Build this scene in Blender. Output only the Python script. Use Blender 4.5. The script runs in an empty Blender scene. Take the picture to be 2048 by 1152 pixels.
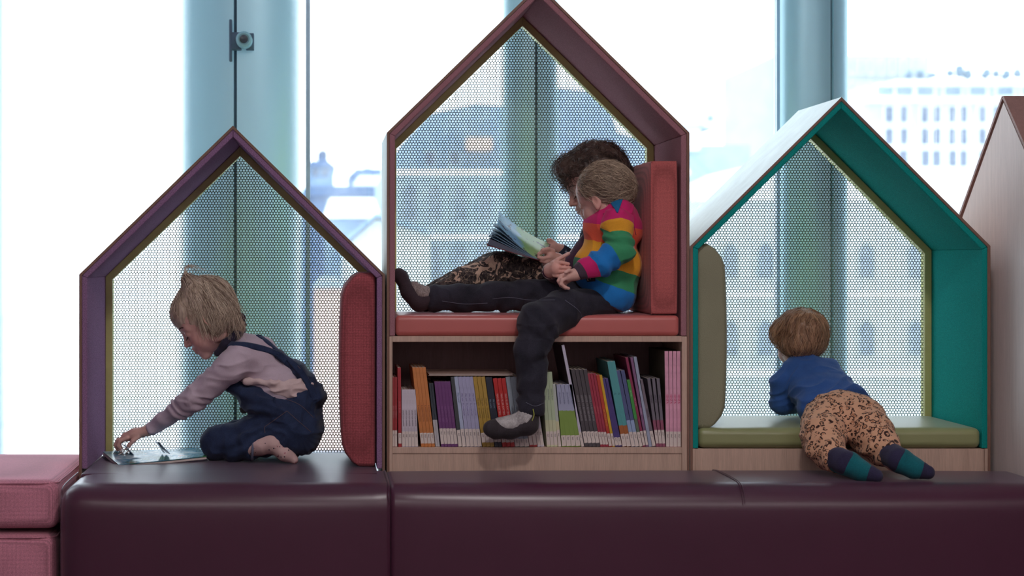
import bpy, math, random
import numpy as np
from mathutils import Vector
from mathutils.bvhtree import BVHTree
random.seed(7); np.random.seed(7)
R = math.radians; PI = math.pi
S = bpy.context.scene; COL = S.collection
# ------------------------------------------------------------------ camera
PX, D, VX, VY, EYE = 690.0, 5.14, 650.0, 520.0, 1.026
cam = bpy.data.cameras.new('camera'); co = bpy.data.objects.new('camera', cam); COL.objects.link(co)
co.location = (0, -D, EYE); co.rotation_euler = (PI/2, 0, 0)
cam.sensor_width = 36; cam.lens = 36*D*PX/2048
cam.shift_x = (1024-VX)/2048; cam.shift_y = (VY-576)/2048
cam.dof.use_dof = True; cam.dof.focus_distance = D+.12; cam.dof.aperture_fstop = 3.3
cam.clip_end = 1000
S.camera = co
# ------------------------------------------------------------------ world, lamps, exposure
w = bpy.data.worlds.new('overcast_sky'); S.world = w; w.use_nodes = True
bg = w.node_tree.nodes['Background']; bg.inputs[0].default_value = (.90, .95, 1, 1); bg.inputs[1].default_value = 3.8
S.view_settings.view_transform = 'Standard'; S.view_settings.look = 'None'
S.view_settings.exposure = 0; S.view_settings.gamma = 1; S.view_settings.use_curve_mapping = False
def area(name, loc, rot, sx, sy, power, col=(1,.93,.93)):
    l = bpy.data.lights.new(name, 'AREA'); l.shape = 'RECTANGLE'; l.size = sx; l.size_y = sy; l.energy = power; l.color = col
    o = bpy.data.objects.new(name, l); COL.objects.link(o); o.location = loc; o.rotation_euler = rot; return o
area('ceiling_lamp_or_fill', (-.8, -5.4, 3.15), (0, 0, 0), 2.2, .6, 52)  # unseen fill added behind the camera to brighten the room-facing fronts
area('ceiling_lamp_or_fill', (2.4, -5.4, 3.15), (0, 0, 0), 2.2, .6, 52)  # second added fill, also unseen, flattens the frontal light
area('ceiling_lamp_or_fill', (.75, -2.4, 3.15), (0, 0, 0), .3, .3, 34)
S.cycles.max_bounces = 7; S.cycles.diffuse_bounces = 4; S.cycles.glossy_bounces = 3; S.cycles.transparent_max_bounces = 12
S.cycles.sample_clamp_indirect = 4; S.cycles.caustics_reflective = False; S.cycles.caustics_refractive = False
# ------------------------------------------------------------------ helpers
def kof(Y): return (D+Y)/D
def P(px, py, Y=0.0):
    k = kof(Y); return np.array([(px-VX)/PX*k, Y, EYE+(VY-py)/PX*k])
def fx(px): return (px-VX)/PX            # front-plane pixel column -> X
def fz(py): return EYE+(VY-py)/PX        # front-plane pixel row -> Z
def srgb(*c):
    c = [x/255 for x in c]; return tuple([x/12.92 if x <= .04045 else ((x+.055)/1.055)**2.4 for x in c])+(1,)
def link(name, me, m=None, parent=None):
    o = bpy.data.objects.new(name, me); COL.objects.link(o)
    if m is not None:
        for x in (m if isinstance(m, (list, tuple)) else [m]): me.materials.append(x)
    if parent is not None: o.parent = parent
    return o
def mesh(name, V, F, smooth=False):
    me = bpy.data.meshes.new(name)
    if isinstance(F, np.ndarray):
        V = np.asarray(V, np.float32); n, c = F.shape
        me.vertices.add(len(V)); me.vertices.foreach_set('co', V.ravel())
        me.loops.add(n*c); me.loops.foreach_set('vertex_index', F.astype(np.int32).ravel())
        me.polygons.add(n); me.polygons.foreach_set('loop_start', np.arange(0, n*c, c, dtype=np.int32))
        me.polygons.foreach_set('loop_total', np.full(n, c, np.int32)); me.update(calc_edges=True)
    else:
        me.from_pydata([tuple(map(float, v)) for v in V], [], F); me.update()
    if smooth: me.polygons.foreach_set('use_smooth', [True]*len(me.polygons))
    return me
def tag(o, label=None, cat=None, group=None, kind=None):
    if label: o['label'] = label
    if cat: o['category'] = cat
    if group: o['group'] = group
    if kind: o['kind'] = kind
    return o
def empty(name, loc, label=None, cat=None, group=None, kind=None):
    o = bpy.data.objects.new(name, None); COL.objects.link(o); o.location = loc; o.empty_display_size = .05
    return tag(o, label, cat, group, kind)
class MB:
    def __init__(s): s.v = []; s.f = []
    def add(s, V, F):
        b = len(s.v); s.v += [tuple(map(float, v)) for v in V]; s.f += [tuple(b+i for i in f) for f in F]; return s
    def box(s, x0, x1, y0, y1, z0, z1):
        return s.add([(x, y, z) for z in (z0, z1) for y in (y0, y1) for x in (x0, x1)],
                     [(0,2,3,1),(4,5,7,6),(0,1,5,4),(2,6,7,3),(0,4,6,2),(1,3,7,5)])
    def prism(s, poly, y0, y1):      # poly in (x, z), counter-clockwise seen from -Y
        n = len(poly)
        return s.add([(x, y0, z) for x, z in poly]+[(x, y1, z) for x, z in poly],
                     [tuple(range(n)), tuple(range(2*n-1, n-1, -1))]+[(i, i+n, (i+1) % n+n, (i+1) % n) for i in range(n)])
    def prismz(s, poly, z0, z1):
        n = len(poly)
        return s.add([(x, y, z0) for x, y in poly]+[(x, y, z1) for x, y in poly],
                     [tuple(range(n-1, -1, -1)), tuple(range(n, 2*n))]+[(i, (i+1) % n, (i+1) % n+n, i+n) for i in range(n)])
    def tube(s, pts, r, n=8):
        V, F = tube_vf(pts, r, n); return s.add(V, F)
    def build(s, name, m, parent=None, off=None, smooth=False, bevel=0, seg=2):
        V = np.array(s.v)
        if off is not None: V = V-np.array(off)
        me = mesh(name, V, s.f, smooth)
        o = link(name, me, m, parent)
        if bevel:
            b = o.modifiers.new('bevel', 'BEVEL'); b.width = bevel; b.segments = seg; b.limit_method = 'ANGLE'; b.harden_normals = False
        return o
def tube_vf(pts, r, n=8):
    P_ = np.array(pts, float); m = len(P_); T = np.gradient(P_, axis=0); T /= np.linalg.norm(T, axis=1)[:, None]+1e-12
    rr = np.full(m, r) if np.isscalar(r) else np.array(r)
    up = np.array([0, 0, 1.]) if abs(T[0][2]) < .9 else np.array([1., 0, 0])
    V = []
    for i in range(m):
        a = np.cross(T[i], up); a /= np.linalg.norm(a)+1e-12; b = np.cross(a, T[i]); up = b
        for j in range(n):
            t = 2*PI*j/n; V.append(P_[i]+rr[i]*(math.cos(t)*a+math.sin(t)*b))
    F = [(i*n+j, i*n+(j+1) % n, (i+1)*n+(j+1) % n, (i+1)*n+j) for i in range(m-1) for j in range(n)]
    F += [tuple(range(n-1, -1, -1)), tuple(range((m-1)*n, m*n))]
    return V, F
def spline(pts, n):
    """Catmull-Rom through pts, n samples in all"""
    p = np.array(pts, float); q = np.vstack([2*p[0]-p[1], p, 2*p[-1]-p[-2]]); m = len(p)-1; out = []
    for t in np.linspace(0, m-1e-6, n):
        i = int(t); u = t-i; a, b, c, d = q[i:i+4]
        out.append(.5*((2*b)+(-a+c)*u+(2*a-5*b+4*c-d)*u*u+(-a+3*b-3*c+d)*u**3))
    return np.array(out)
def rbox(x0, x1, y0, y1, z0, z1, r=.02, puff=(0, 0, 0), n=18):
    """rounded box with gently swollen faces: one closed quad mesh"""
    c = np.array([(x0+x1)/2, (y0+y1)/2, (z0+z1)/2]); h = np.array([x1-x0, y1-y0, z1-z0])/2; r = min(r, h.min()*.98)
    # non-uniform parameter so corners get vertices
    V = []; F = []; idx = {}
    def par(hh):
        t = np.linspace(0, PI/2, 6); e = (hh-r)+r*np.sin(t); i = np.linspace(-(hh-r), hh-r, n)
        return np.unique(np.round(np.concatenate([-e, i, e]), 6))
    ax = [par(h[k]) for k in range(3)]
    def vid(i, j, k):
        q = (i, j, k)
        if q not in idx:
            p = np.array([ax[0][i], ax[1][j], ax[2][k]]); inner = np.clip(p, -(h-r), h-r); d = p-inner; L = np.linalg.norm(d)
            m = np.max(np.abs(p)/h)
            if L > 1e-9: p = inner+d/L*r
            u = p/h
            for a in range(3):
                b, e = (a+1) % 3, (a+2) % 3
                p[a] += np.sign(u[a])*puff[a]*max(0, abs(u[a]))**6*max(0, 1-u[b]**4)*max(0, 1-u[e]**4)
            idx[q] = len(V); V.append(p+c)
        return idx[q]
    N = [len(a) for a in ax]
    for a in range(3):
        b, e = (a+1) % 3, (a+2) % 3
        for side in (0, N[a]-1):
            for i in range(N[b]-1):
                for j in range(N[e]-1):
                    q = []
                    for di, dj in ((0,0),(1,0),(1,1),(0,1)):
                        t = [0, 0, 0]; t[a] = side; t[b] = i+di; t[e] = j+dj; q.append(vid(*t))
                    F.append(tuple(q if side else q[::-1]))
    return np.array(V), F
# ------------------------------------------------------------------ materials
MATS = {}
class N:
    def __init__(s, name, rough=.6, metal=0, spec=.5):
        s.m = bpy.data.materials.new(name); s.m.use_nodes = True; s.t = s.m.node_tree; s.n = s.t.nodes
        s.b = s.n['Principled BSDF']; s.b.inputs['Roughness'].default_value = rough; s.b.inputs['Metallic'].default_value = metal
        s.b.inputs['Specular IOR Level'].default_value = spec; s._co = None; MATS[name] = s.m
    def node(s, typ, **kw):
        x = s.n.new(typ)
        for k, v in kw.items(): setattr(x, k, v)
        return x
    def l(s, a, b): s.t.links.new(a, b)
    def co(s, scale=(1,1,1), rot=(0,0,0)):
        if s._co is None: s._co = s.node('ShaderNodeTexCoord').outputs['Object']
        m = s.node('ShaderNodeMapping'); m.inputs['Scale'].default_value = scale; m.inputs['Rotation'].default_value = rot; s.l(s._co, m.inputs[0]); return m.outputs[0]
    def noise(s, sc, det=3, rough=.6, scale=(1,1,1), dist=0):
        x = s.node('ShaderNodeTexNoise'); x.inputs['Scale'].default_value = sc; x.inputs['Detail'].default_value = det
        x.inputs['Roughness'].default_value = rough; x.inputs['Distortion'].default_value = dist; s.l(s.co(scale), x.inputs['Vector']); return x.outputs[0]
    def vor(s, sc, feature='F1', rnd=1, scale=(1,1,1)):
        x = s.node('ShaderNodeTexVoronoi', feature=feature); x.inputs['Scale'].default_value = sc; x.inputs['Randomness'].default_value = rnd
        s.l(s.co(scale), x.inputs['Vector']); return x.outputs['Distance']
    def ramp(s, fac, stops, interp='LINEAR'):
        x = s.node('ShaderNodeValToRGB'); x.color_ramp.interpolation = interp; e = x.color_ramp.elements
        while len(e) < len(stops): e.new(.5)
        for i, (p, c) in enumerate(stops): e[i].position = p; e[i].color = c
        s.l(fac, x.inputs[0]); return x.outputs[0]
    def mix(s, fac, a, b, typ='MIX'):
        x = s.node('ShaderNodeMix', data_type='RGBA', blend_type=typ)
        for i, v in ((0, fac), (6, a), (7, b)):
            if isinstance(v, (int, float, tuple)): x.inputs[i].default_value = v
            else: s.l(v, x.inputs[i])
        return x.outputs[2]
    def math(s, op, a, b=0.0):
        x = s.node('ShaderNodeMath', operation=op)
        for i, v in ((0, a), (1, b)):
            if isinstance(v, (int, float)): x.inputs[i].default_value = v
            else: s.l(v, x.inputs[i])
        return x.outputs[0]
    def attr(s, name, out='Fac'):
        x = s.node('ShaderNodeAttribute', attribute_name=name); return x.outputs[out]
    def color(s, c):
        if isinstance(c, tuple): s.b.inputs['Base Color'].default_value = c
        else: s.l(c, s.b.inputs['Base Color'])
        return s
    def bump(s, h, st=.3, dist=.002):
        x = s.node('ShaderNodeBump'); x.inputs['Strength'].default_value = st; x.inputs['Distance'].default_value = dist
        s.l(h, x.inputs['Height']); s.l(x.outputs[0], s.b.inputs['Normal']); return s
    def sheen(s, v): s.b.inputs['Sheen Weight'].default_value = v; return s
def dk(c, f): return tuple(x*f for x in c[:3])+(1,)
def plain(name, c, rough=.6, metal=0, spec=.5):
    n = N(name, rough, metal, spec); v = n.noise(14, 4)
    n.color(n.ramp(v, [(.3, dk(c, .88)), (.7, dk(c, 1.08))])); return n.m
def felt(name, c, rib=(1, 1, 1)):
    n = N(name, .95, 0, .15); a = n.noise(480, 3, .7, rib); n.color(n.ramp(a, [(.36, dk(c, .5)), (.64, dk(c, 1.5))]))
    n.bump(a, .5, .003); return n.m
def weave(name, c, pitch=.0042, con=.45):
    n = N(name, .85, 0, .25); v = n.vor(1/pitch, 'F1', .18); a = n.noise(300, 2); f = n.mix(.25, v, a)
    n.color(n.ramp(f, [(.15, dk(c, 1+con)), (.6, dk(c, 1-con))])); n.bump(f, -.5, .002); n.sheen(.15); return n.m
def leather(name, c, rough=.38, grain=.25):
    n = N(name, rough, 0, .5); v = n.vor(420, 'F1', 1); a = n.noise(3, 3)
    n.color(n.ramp(a, [(.3, dk(c, .92)), (.7, dk(c, 1.08))])); n.bump(v, grain, .0012); n.b.inputs['Specular IOR Level'].default_value = .62; n.b.inputs['Sheen Weight'].default_value = .22; n.b.inputs['Sheen Roughness'].default_value = .35; n.b.inputs['Sheen Tint'].default_value = (.8, .85, 1, 1); return n.m
def wood(name, c, scale=(1, 1, .06), rough=.5, con=.2):
    n = N(name, rough, 0, .35); a = n.noise(60, 5, .7, scale, .4); b = n.noise(420, 2, .6, scale)
    f = n.mix(.4, a, b); n.color(n.ramp(f, [(.3, dk(c, 1-con)), (.7, dk(c, 1+con))])); n.bump(f, .12, .001); return n.m
# ------------------------------------------------------------------ implicit modelling (numpy): smooth unions of limbs, meshed by surface nets
def vnoise(p, seed=0):
    p = np.asarray(p, np.float32); i = np.floor(p).astype(np.int64); f = p-i; f = f*f*(3-2*f)
    def h(x, y, z):
        n = (x*73856093) ^ (y*19349663) ^ (z*83492791) ^ (seed*2654435); n = (n ^ (n >> 13))*1274126177; return ((n & 0xffff)/65535.0).astype(np.float32)
    r = 0
    for a in (0, 1):
        for b in (0, 1):
            for c in (0, 1):
                wt = (f[..., 0] if a else 1-f[..., 0])*(f[..., 1] if b else 1-f[..., 1])*(f[..., 2] if c else 1-f[..., 2])
                r = r+wt*h(i[..., 0]+a, i[..., 1]+b, i[..., 2]+c)
    return r
class Cap:
    """tapered limb from a to b; flat=(x) scales the radius along one axis; cut ends it square"""
    def __init__(s, a, b, ra, rb, k=.012, cut=(0, 0), tagc=0, sq=None):
        s.a = np.array(a, float); s.b = np.array(b, float); s.ra, s.rb, s.k, s.cut, s.tag, s.sq = ra, rb, k, cut, tagc, sq
        m = max(ra, rb)*(max(1, sq[1]) if sq else 1)+k+.006; s.lo = np.minimum(s.a, s.b)-m; s.hi = np.maximum(s.a, s.b)+m
    def d(s, p):
        a, b = s.a, s.b; ab = b-a; L2 = ab@ab+1e-12; q = p-a; t = np.clip((q@ab)/L2, 0, 1)
        v = q-t[..., None]*ab; r = s.ra+(s.rb-s.ra)*t
        if s.sq is not None:
            ax = s.sq[0]; e = v@ax; v = v-(e*(1-1/s.sq[1]))[..., None]*ax
        d = np.sqrt((v*v).sum(-1))-r
        n = ab/math.sqrt(L2)
        if s.cut[0]: d = np.maximum(d, -(p-a)@n)
        if s.cut[1]: d = np.maximum(d, (p-b)@n)
        return d
class Ell:
    def __init__(s, c, r, M=None, k=.015, tagc=0, neg=False):
        s.c = np.array(c, float); s.r = np.array(r, float); s.M = np.eye(3) if M is None else np.array(M, float)   # rows of M: axes
        s.k, s.tag, s.neg = k, tagc, neg; m = s.r.max()+k+.006; s.lo = s.c-m; s.hi = s.c+m
    def d(s, p):
        q = (p-s.c)@s.M.T; a = q/s.r; k0 = np.sqrt((a*a).sum(-1)); k1 = np.sqrt(((a/s.r)**2).sum(-1))+1e-9
        return k0*(k0-1)/k1
class Plane:
    """cuts away everything on the side n points to, inside a ball"""
    def __init__(s, c, n, rad, k=.004):
        s.c = np.array(c, float); s.n = np.array(n, float)/np.linalg.norm(n); s.rad = rad; s.k = k; s.neg = 2; s.tag = 0
        s.lo = s.c-rad; s.hi = s.c+rad
    def d(s, p):
        q = p-s.c; d = q@s.n; far = np.sqrt((q*q).sum(-1))-s.rad; return np.minimum(d, -far)
def smin(a, b, k):
    h = np.maximum(k-np.abs(a-b), 0)/k; return np.minimum(a, b)-h*h*k*.25
def combine(Dg, pr, p):
    d = pr.d(p); ng = getattr(pr, 'neg', False)
    if ng == 2: return -smin(-Dg, -d, pr.k)
    if ng: return -smin(-Dg, d, pr.k)
    return smin(Dg, d, pr.k)
def evalf(prims, p):
    Dg = np.full(p.shape[:-1], 1.0)
    for pr in prims: Dg = combine(Dg, pr, p)
    return Dg
def nets(prims, h):
    pos = [q for q in prims if not getattr(q, 'neg', False)]
    lo = np.min([q.lo for q in pos], 0)-2*h; hi = np.max([q.hi for q in pos], 0)+2*h
    n = np.ceil((hi-lo)/h).astype(int)+1
    G = np.full(n, 1.0, np.float32); axs = [lo[i]+h*np.arange(n[i]) for i in range(3)]
    for pr in prims:
        i0 = np.clip(np.floor((pr.lo-lo)/h).astype(int), 0, n-1); i1 = np.clip(np.ceil((pr.hi-lo)/h).astype(int)+1, 0, n)
        if (i1 <= i0).any(): continue
        sl = tuple(slice(i0[i], i1[i]) for i in range(3))
        p = np.stack(np.meshgrid(*[axs[i][sl[i]] for i in range(3)], indexing='ij'), -1)
        G[sl] = combine(G[sl], pr, p)
    s = G < 0
    cnt = np.zeros(n-1, np.int8); 
    for a in (0, 1):
        for b in (0, 1):
            for c in (0, 1): cnt += s[a:n[0]-1+a, b:n[1]-1+b, c:n[2]-1+c]
    act = (cnt > 0) & (cnt < 8); I = np.argwhere(act); vid = np.full(n-1, -1, np.int32); vid[tuple(I.T)] = np.arange(len(I))
    acc = np.zeros((len(I), 3)); num = np.zeros(len(I))
    cs = [(0,0,0),(1,0,0),(0,1,0),(1,1,0),(0,0,1),(1,0,1),(0,1,1),(1,1,1)]
    for a in range(8):
        for b in range(a+1, 8):
            ca, cb = np.array(cs[a]), np.array(cs[b])
            if np.abs(ca-cb).sum() != 1: continue
            va = G[tuple((I+ca).T)]; vb = G[tuple((I+cb).T)]; x = (va < 0) != (vb < 0); t = np.where(x, va/(va-vb+1e-20), 0)
            acc += np.where(x[:, None], ca+(cb-ca)*t[:, None], 0); num += x
    V = lo+h*(I+acc/num[:, None])
    F = []
    for ax in range(3):
        b, c = (ax+1) % 3, (ax+2) % 3
        s0 = [slice(None)]*3; s1 = [slice(None)]*3; s0[ax] = slice(0, -1); s1[ax] = slice(1, None)
        A = s[tuple(s0)]; B = s[tuple(s1)]
        for flip in (0, 1):
            E = np.argwhere((A & ~B) if not flip else (~A & B)); E = E[(E[:, b] > 0) & (E[:, c] > 0)]
            eb = np.zeros(3, int); eb[b] = 1; ec = np.zeros(3, int); ec[c] = 1
            q = np.stack([vid[tuple((E-eb-ec).T)], vid[tuple((E-ec).T)], vid[tuple(E.T)], vid[tuple((E-eb).T)]], 1)
            if flip: q = q[:, ::-1]
            F.append(q)
    return V, np.concatenate(F)
def vnormals(V, F):
    nn = np.cross(V[F[:, 2]]-V[F[:, 0]], V[F[:, 3]]-V[F[:, 1]]); N_ = np.zeros_like(V)
    for i in range(4): np.add.at(N_, F[:, i], nn)
    return N_/(np.linalg.norm(N_, axis=1)[:, None]+1e-12)
def relax(V, F, it=1, lam=.5):
    for _ in range(it):
        A = np.zeros_like(V); c = np.zeros(len(V))
        for i in range(4):
            j = (i+1) % 4; np.add.at(A, F[:, i], V[F[:, j]]); np.add.at(A, F[:, j], V[F[:, i]]); np.add.at(c, F[:, i], 1); np.add.at(c, F[:, j], 1)
        V = V+lam*(A/c[:, None]-V)
    return V
SURF = {}
def body_mesh(name, prims, h, m, parent=None, disp=None, attrs=None, off=None, it=1, key=None):
    V, F = nets(prims, h); V = relax(V, F, it)
    if disp is not None:
        Nn = vnormals(V, F); V = V+Nn*disp(V)[:, None]
    W = V if off is None else V-np.array(off)
    me = mesh(name, W, F, True)
    if attrs:
        for an, fn in attrs.items():
            a = np.asarray(fn(V), np.float32)
            if a.ndim == 1: me.attributes.new(an, 'FLOAT', 'POINT').data.foreach_set('value', a)
            else:
                a = np.concatenate([a, np.ones((len(a), 1), np.float32)], 1); me.attributes.new(an, 'FLOAT_COLOR', 'POINT').data.foreach_set('color', a.ravel())
    o = link(name, me, m, parent)
    if key: SURF[key] = (V, F)
    return o
def bvh(*keys):
    Vs = []; Fs = []; b = 0
    for k in keys:
        V, F = SURF[k]; Vs.append(V); Fs.append(F+b); b += len(V)
    V = np.concatenate(Vs); F = np.concatenate(Fs); return BVHTree.FromPolygons([Vector(v) for v in V], [tuple(map(int, f)) for f in F])
def onto(tree, px, py, lift=.0):
    """point of a built surface under a column/row of the front plane"""
    o = Vector((0, -D, EYE)); d = (Vector(P(px, py, 0))-o).normalized(); h = tree.ray_cast(o, d)
    if h[0] is None: return None, None
    n = h[1]
    if n.dot(d) > 0: n = -n
    return np.array(h[0]+n*lift), np.array(n)
def band(name, tree, pts, wd, th, m, parent, off, n=24, px_dir=None):
    """a strip of cloth laid on a surface along pts (a list of px,py)"""
    c = spline([(x, y, 0) for x, y in pts], n); mb = MB(); V = []; ok = []
    for i in range(n):
        p, nn = onto(tree, c[i][0], c[i][1], 0)
        if p is not None: ok.append((p, nn))
    if len(ok) < 3: return None
    Pp = np.array([a for a, _ in ok]); Nn = np.array([b for _, b in ok])
    for _ in range(2):
        Pp[1:-1] = (Pp[:-2]+2*Pp[1:-1]+Pp[2:])/4; Nn[1:-1] = (Nn[:-2]+Nn[1:-1]+Nn[2:])/3
    T = np.gradient(Pp, axis=0); T /= np.linalg.norm(T, axis=1)[:, None]+1e-9; B = np.cross(T, Nn); B /= np.linalg.norm(B, axis=1)[:, None]+1e-9
    for i in range(len(Pp)):
        for s_, l_ in ((-1, -th), (-1, th*.6), (-.6, th), (.6, th), (1, th*.6), (1, -th)): V.append(Pp[i]+B[i]*wd/2*s_+Nn[i]*l_)
    m_ = 6; F = [(i*m_+j, i*m_+(j+1) % m_, (i+1)*m_+(j+1) % m_, (i+1)*m_+j) for i in range(len(Pp)-1) for j in range(m_)]
    F += [tuple(range(m_)), tuple(range((len(Pp)-1)*m_+m_-1, (len(Pp)-1)*m_-1, -1))]
    return mb.add(V, F).build(name, m, parent, off, smooth=True)
def seam(name, tree, pts, r, m, parent, off, n=30):
    c = spline([(x, y, 0) for x, y in pts], n); q = [onto(tree, a[0], a[1], r*.4)[0] for a in c]; q = [a for a in q if a is not None]
    if len(q) < 3: return None
    return MB().tube(q, r, 5).build(name, m, parent, off, smooth=True)
def strands_vf(curves, r0, r1=.3, n=3):
    """curves: (m, s, 3) array -> tubes in one go"""
    C = np.asarray(curves, float); m, s_, _ = C.shape; T = np.gradient(C, axis=1); T /= np.linalg.norm(T, axis=2)[..., None]+1e-12
    ref = np.array([.3, .9, .2]); A = np.cross(T, ref); A /= np.linalg.norm(A, axis=2)[..., None]+1e-9; B = np.cross(A, T)
    rr = (np.linspace(1, r1, s_)[None, :]*(np.broadcast_to(np.asarray(r0), (m,))[:, None]))[..., None]
    V = np.stack([C+rr*(math.cos(2*PI*j/n)*A+math.sin(2*PI*j/n)*B) for j in range(n)], 2).reshape(-1, 3)
    base = (np.arange(m)[:, None, None]*s_+np.arange(s_-1)[None, :, None])*n; j = np.arange(n)[None, None, :]; j2 = (j+1) % n
    F = np.stack([base+j, base+j2, base+n+j2, base+n+j], -1).reshape(-1, 4)
    return V, F
def project(prims, p, off, it=2):
    e = .002
    for _ in range(it):
        d = evalf(prims, p); g = np.stack([evalf(prims, p+np.array(v)*e)-d for v in ((1,0,0),(0,1,0),(0,0,1))], -1)
        g /= np.linalg.norm(g, axis=-1)[..., None]+1e-9; p = p-(d-off)[..., None]*g
    return p, g
def grow(prims, roots, flow, steps, step, off0, off1, wob=.3, seed=0, lift=0.0, curl=0.0):
    """strands that start at roots and run along a flow direction over a hair volume"""
    rs = np.random.RandomState(seed); m = len(roots); p = roots.copy(); out = []; w_ = rs.normal(size=(m, 3))*wob; ph = rs.uniform(0, 6.28, m); fr = rs.uniform(.7, 1.3, m)
    o0 = off0+np.abs(rs.normal(size=m))*off1; lf = rs.uniform(0, 1, m)**3*lift
    prev = None
    for i in range(steps):
        p, g = project(prims, p, o0+lf*(i/steps)**2, 1); out.append(p.copy())
        f = flow(p)+w_; f = f-(f*g).sum(-1)[:, None]*g*.85; f /= np.linalg.norm(f, axis=1)[:, None]+1e-9
        if prev is not None: f = .6*prev+.4*f; f /= np.linalg.norm(f, axis=1)[:, None]+1e-9
        prev = f; d = f
        if curl:
            s_ = np.cross(f, g); d = f+curl*(np.sin(ph+i*fr*1.1)[:, None]*s_+np.cos(ph+i*fr*1.1)[:, None]*g*.6); d /= np.linalg.norm(d, axis=1)[:, None]
        p = p+d*step
    return np.stack(out, 1)
def strand_obj(name, curves, r, m, parent, off, rnd=None, n=3):
    c = np.asarray(curves); mm, s_ = c.shape[:2]; V, F = strands_vf(c, r, .35, n)
    if off is not None: V = V-np.array(off)
    me = mesh(name, V, F, True); rs = np.random.RandomState(len(V) % 1000)
    a = np.repeat(rs.uniform(0, 1, mm), s_*n).astype(np.float32); me.attributes.new('tone', 'FLOAT', 'POINT').data.foreach_set('value', a)
    o = link(name, me, m, parent); o['kind'] = 'stuff'; return o
# ------------------------------------------------------------------ the room
def struct(name, mb, m, parent=None, **kw):
    o = mb.build(name, m, parent, **kw)
    if parent is None: o['kind'] = 'structure'
    return o
M_wall = plain('wall_paint', srgb(190, 180, 182), .8); M_floor = plain('floor_lino', srgb(95, 78, 86), .55); M_ceil = plain('ceiling_paint', srgb(170, 165, 170), .9)
XL, XR, YB, YG, ZC = -3.2, 4.6, -6.4, 1.32, 3.3
struct('floor', MB().box(XL-.1, XR+.1, YB-.1, YG+.1, -.12, 0), M_floor)
struct('ceiling', MB().box(XL-.1, XR+.1, YB-.1, YG+.1, ZC, ZC+.12), M_ceil)
struct('wall_back', MB().box(XL-.1, XR+.1, YB-.1, YB, 0, ZC), M_wall)
struct('wall_left', MB().box(XL-.1, XL, YB, YG+.1, 0, ZC), M_wall)
struct('wall_right', MB().box(XR, XR+.1, YB, YG+.1, 0, ZC), M_wall)
struct('baseboard_front', MB().box(XL, XR, YG-.05, YG+.08, 0, .16), plain('sill_metal', srgb(150, 160, 168), .4, .6))
# glass facade
g = N('window_glass'); gt = g.t; gout = g.n['Material Output']
tr = g.node('ShaderNodeBsdfTransparent'); tr.inputs[0].default_value = (.93, .97, .99, 1)
gl = g.node('ShaderNodeBsdfGlossy'); gl.inputs['Roughness'].default_value = .03
df = g.node('ShaderNodeBsdfTranslucent'); df.inputs[0].default_value = (.9, .95, 1, 1)
m1 = g.node('ShaderNodeMixShader'); m1.inputs[0].default_value = .05; g.l(tr.outputs[0], m1.inputs[1]); g.l(gl.outputs[0], m1.inputs[2])
m2 = g.node('ShaderNodeMixShader'); g.l(m1.outputs[0], m2.inputs[1]); g.l(df.outputs[0], m2.inputs[2])
dirt = g.ramp(g.noise(9, 6, .75), [(.35, (.04,)*3+(1,)), (.8, (.11,)*3+(1,))]); g.l(dirt, m2.inputs[0]); g.l(m2.outputs[0], gout.inputs[0])
M_glass = g.m
M_mull = plain('mullion_metal', srgb(160, 175, 190), .35, .6)
kc = kof(1.45)
def gx(px, Y=1.32): return (px-VX)/PX*kof(Y)
# columns of folded metal that stand in front of the glass
cm = N('frosted_column_skin', .33, .55, .6); cmc = cm.ramp(cm.noise(5, 3, .5, (1, 1, .1)), [(.3, srgb(182, 210, 218)), (.7, srgb(190, 218, 226))]); cm.color(cmc); M_col = cm.m
ct = cm.node('ShaderNodeBsdfTranslucent'); cm.l(cmc, ct.inputs[0]); cx_ = cm.node('ShaderNodeMixShader'); cx_.inputs[0].default_value = .50
cm.l(cm.b.outputs[0], cx_.inputs[1]); cm.l(ct.outputs[0], cx_.inputs[2]); cf = cm.node('ShaderNodeMixShader'); ctr = cm.node('ShaderNodeBsdfTransparent'); cm.l(cm.attr('clear'), cf.inputs[0]); cm.l(cx_.outputs[0], cf.inputs[1]); cm.l(ctr.outputs[0], cf.inputs[2]); cm.l(cf.outputs[0], cm.n['Material Output'].inputs[0])
M_joint = plain('joint_rubber', srgb(58, 80, 98), .7)
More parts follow.
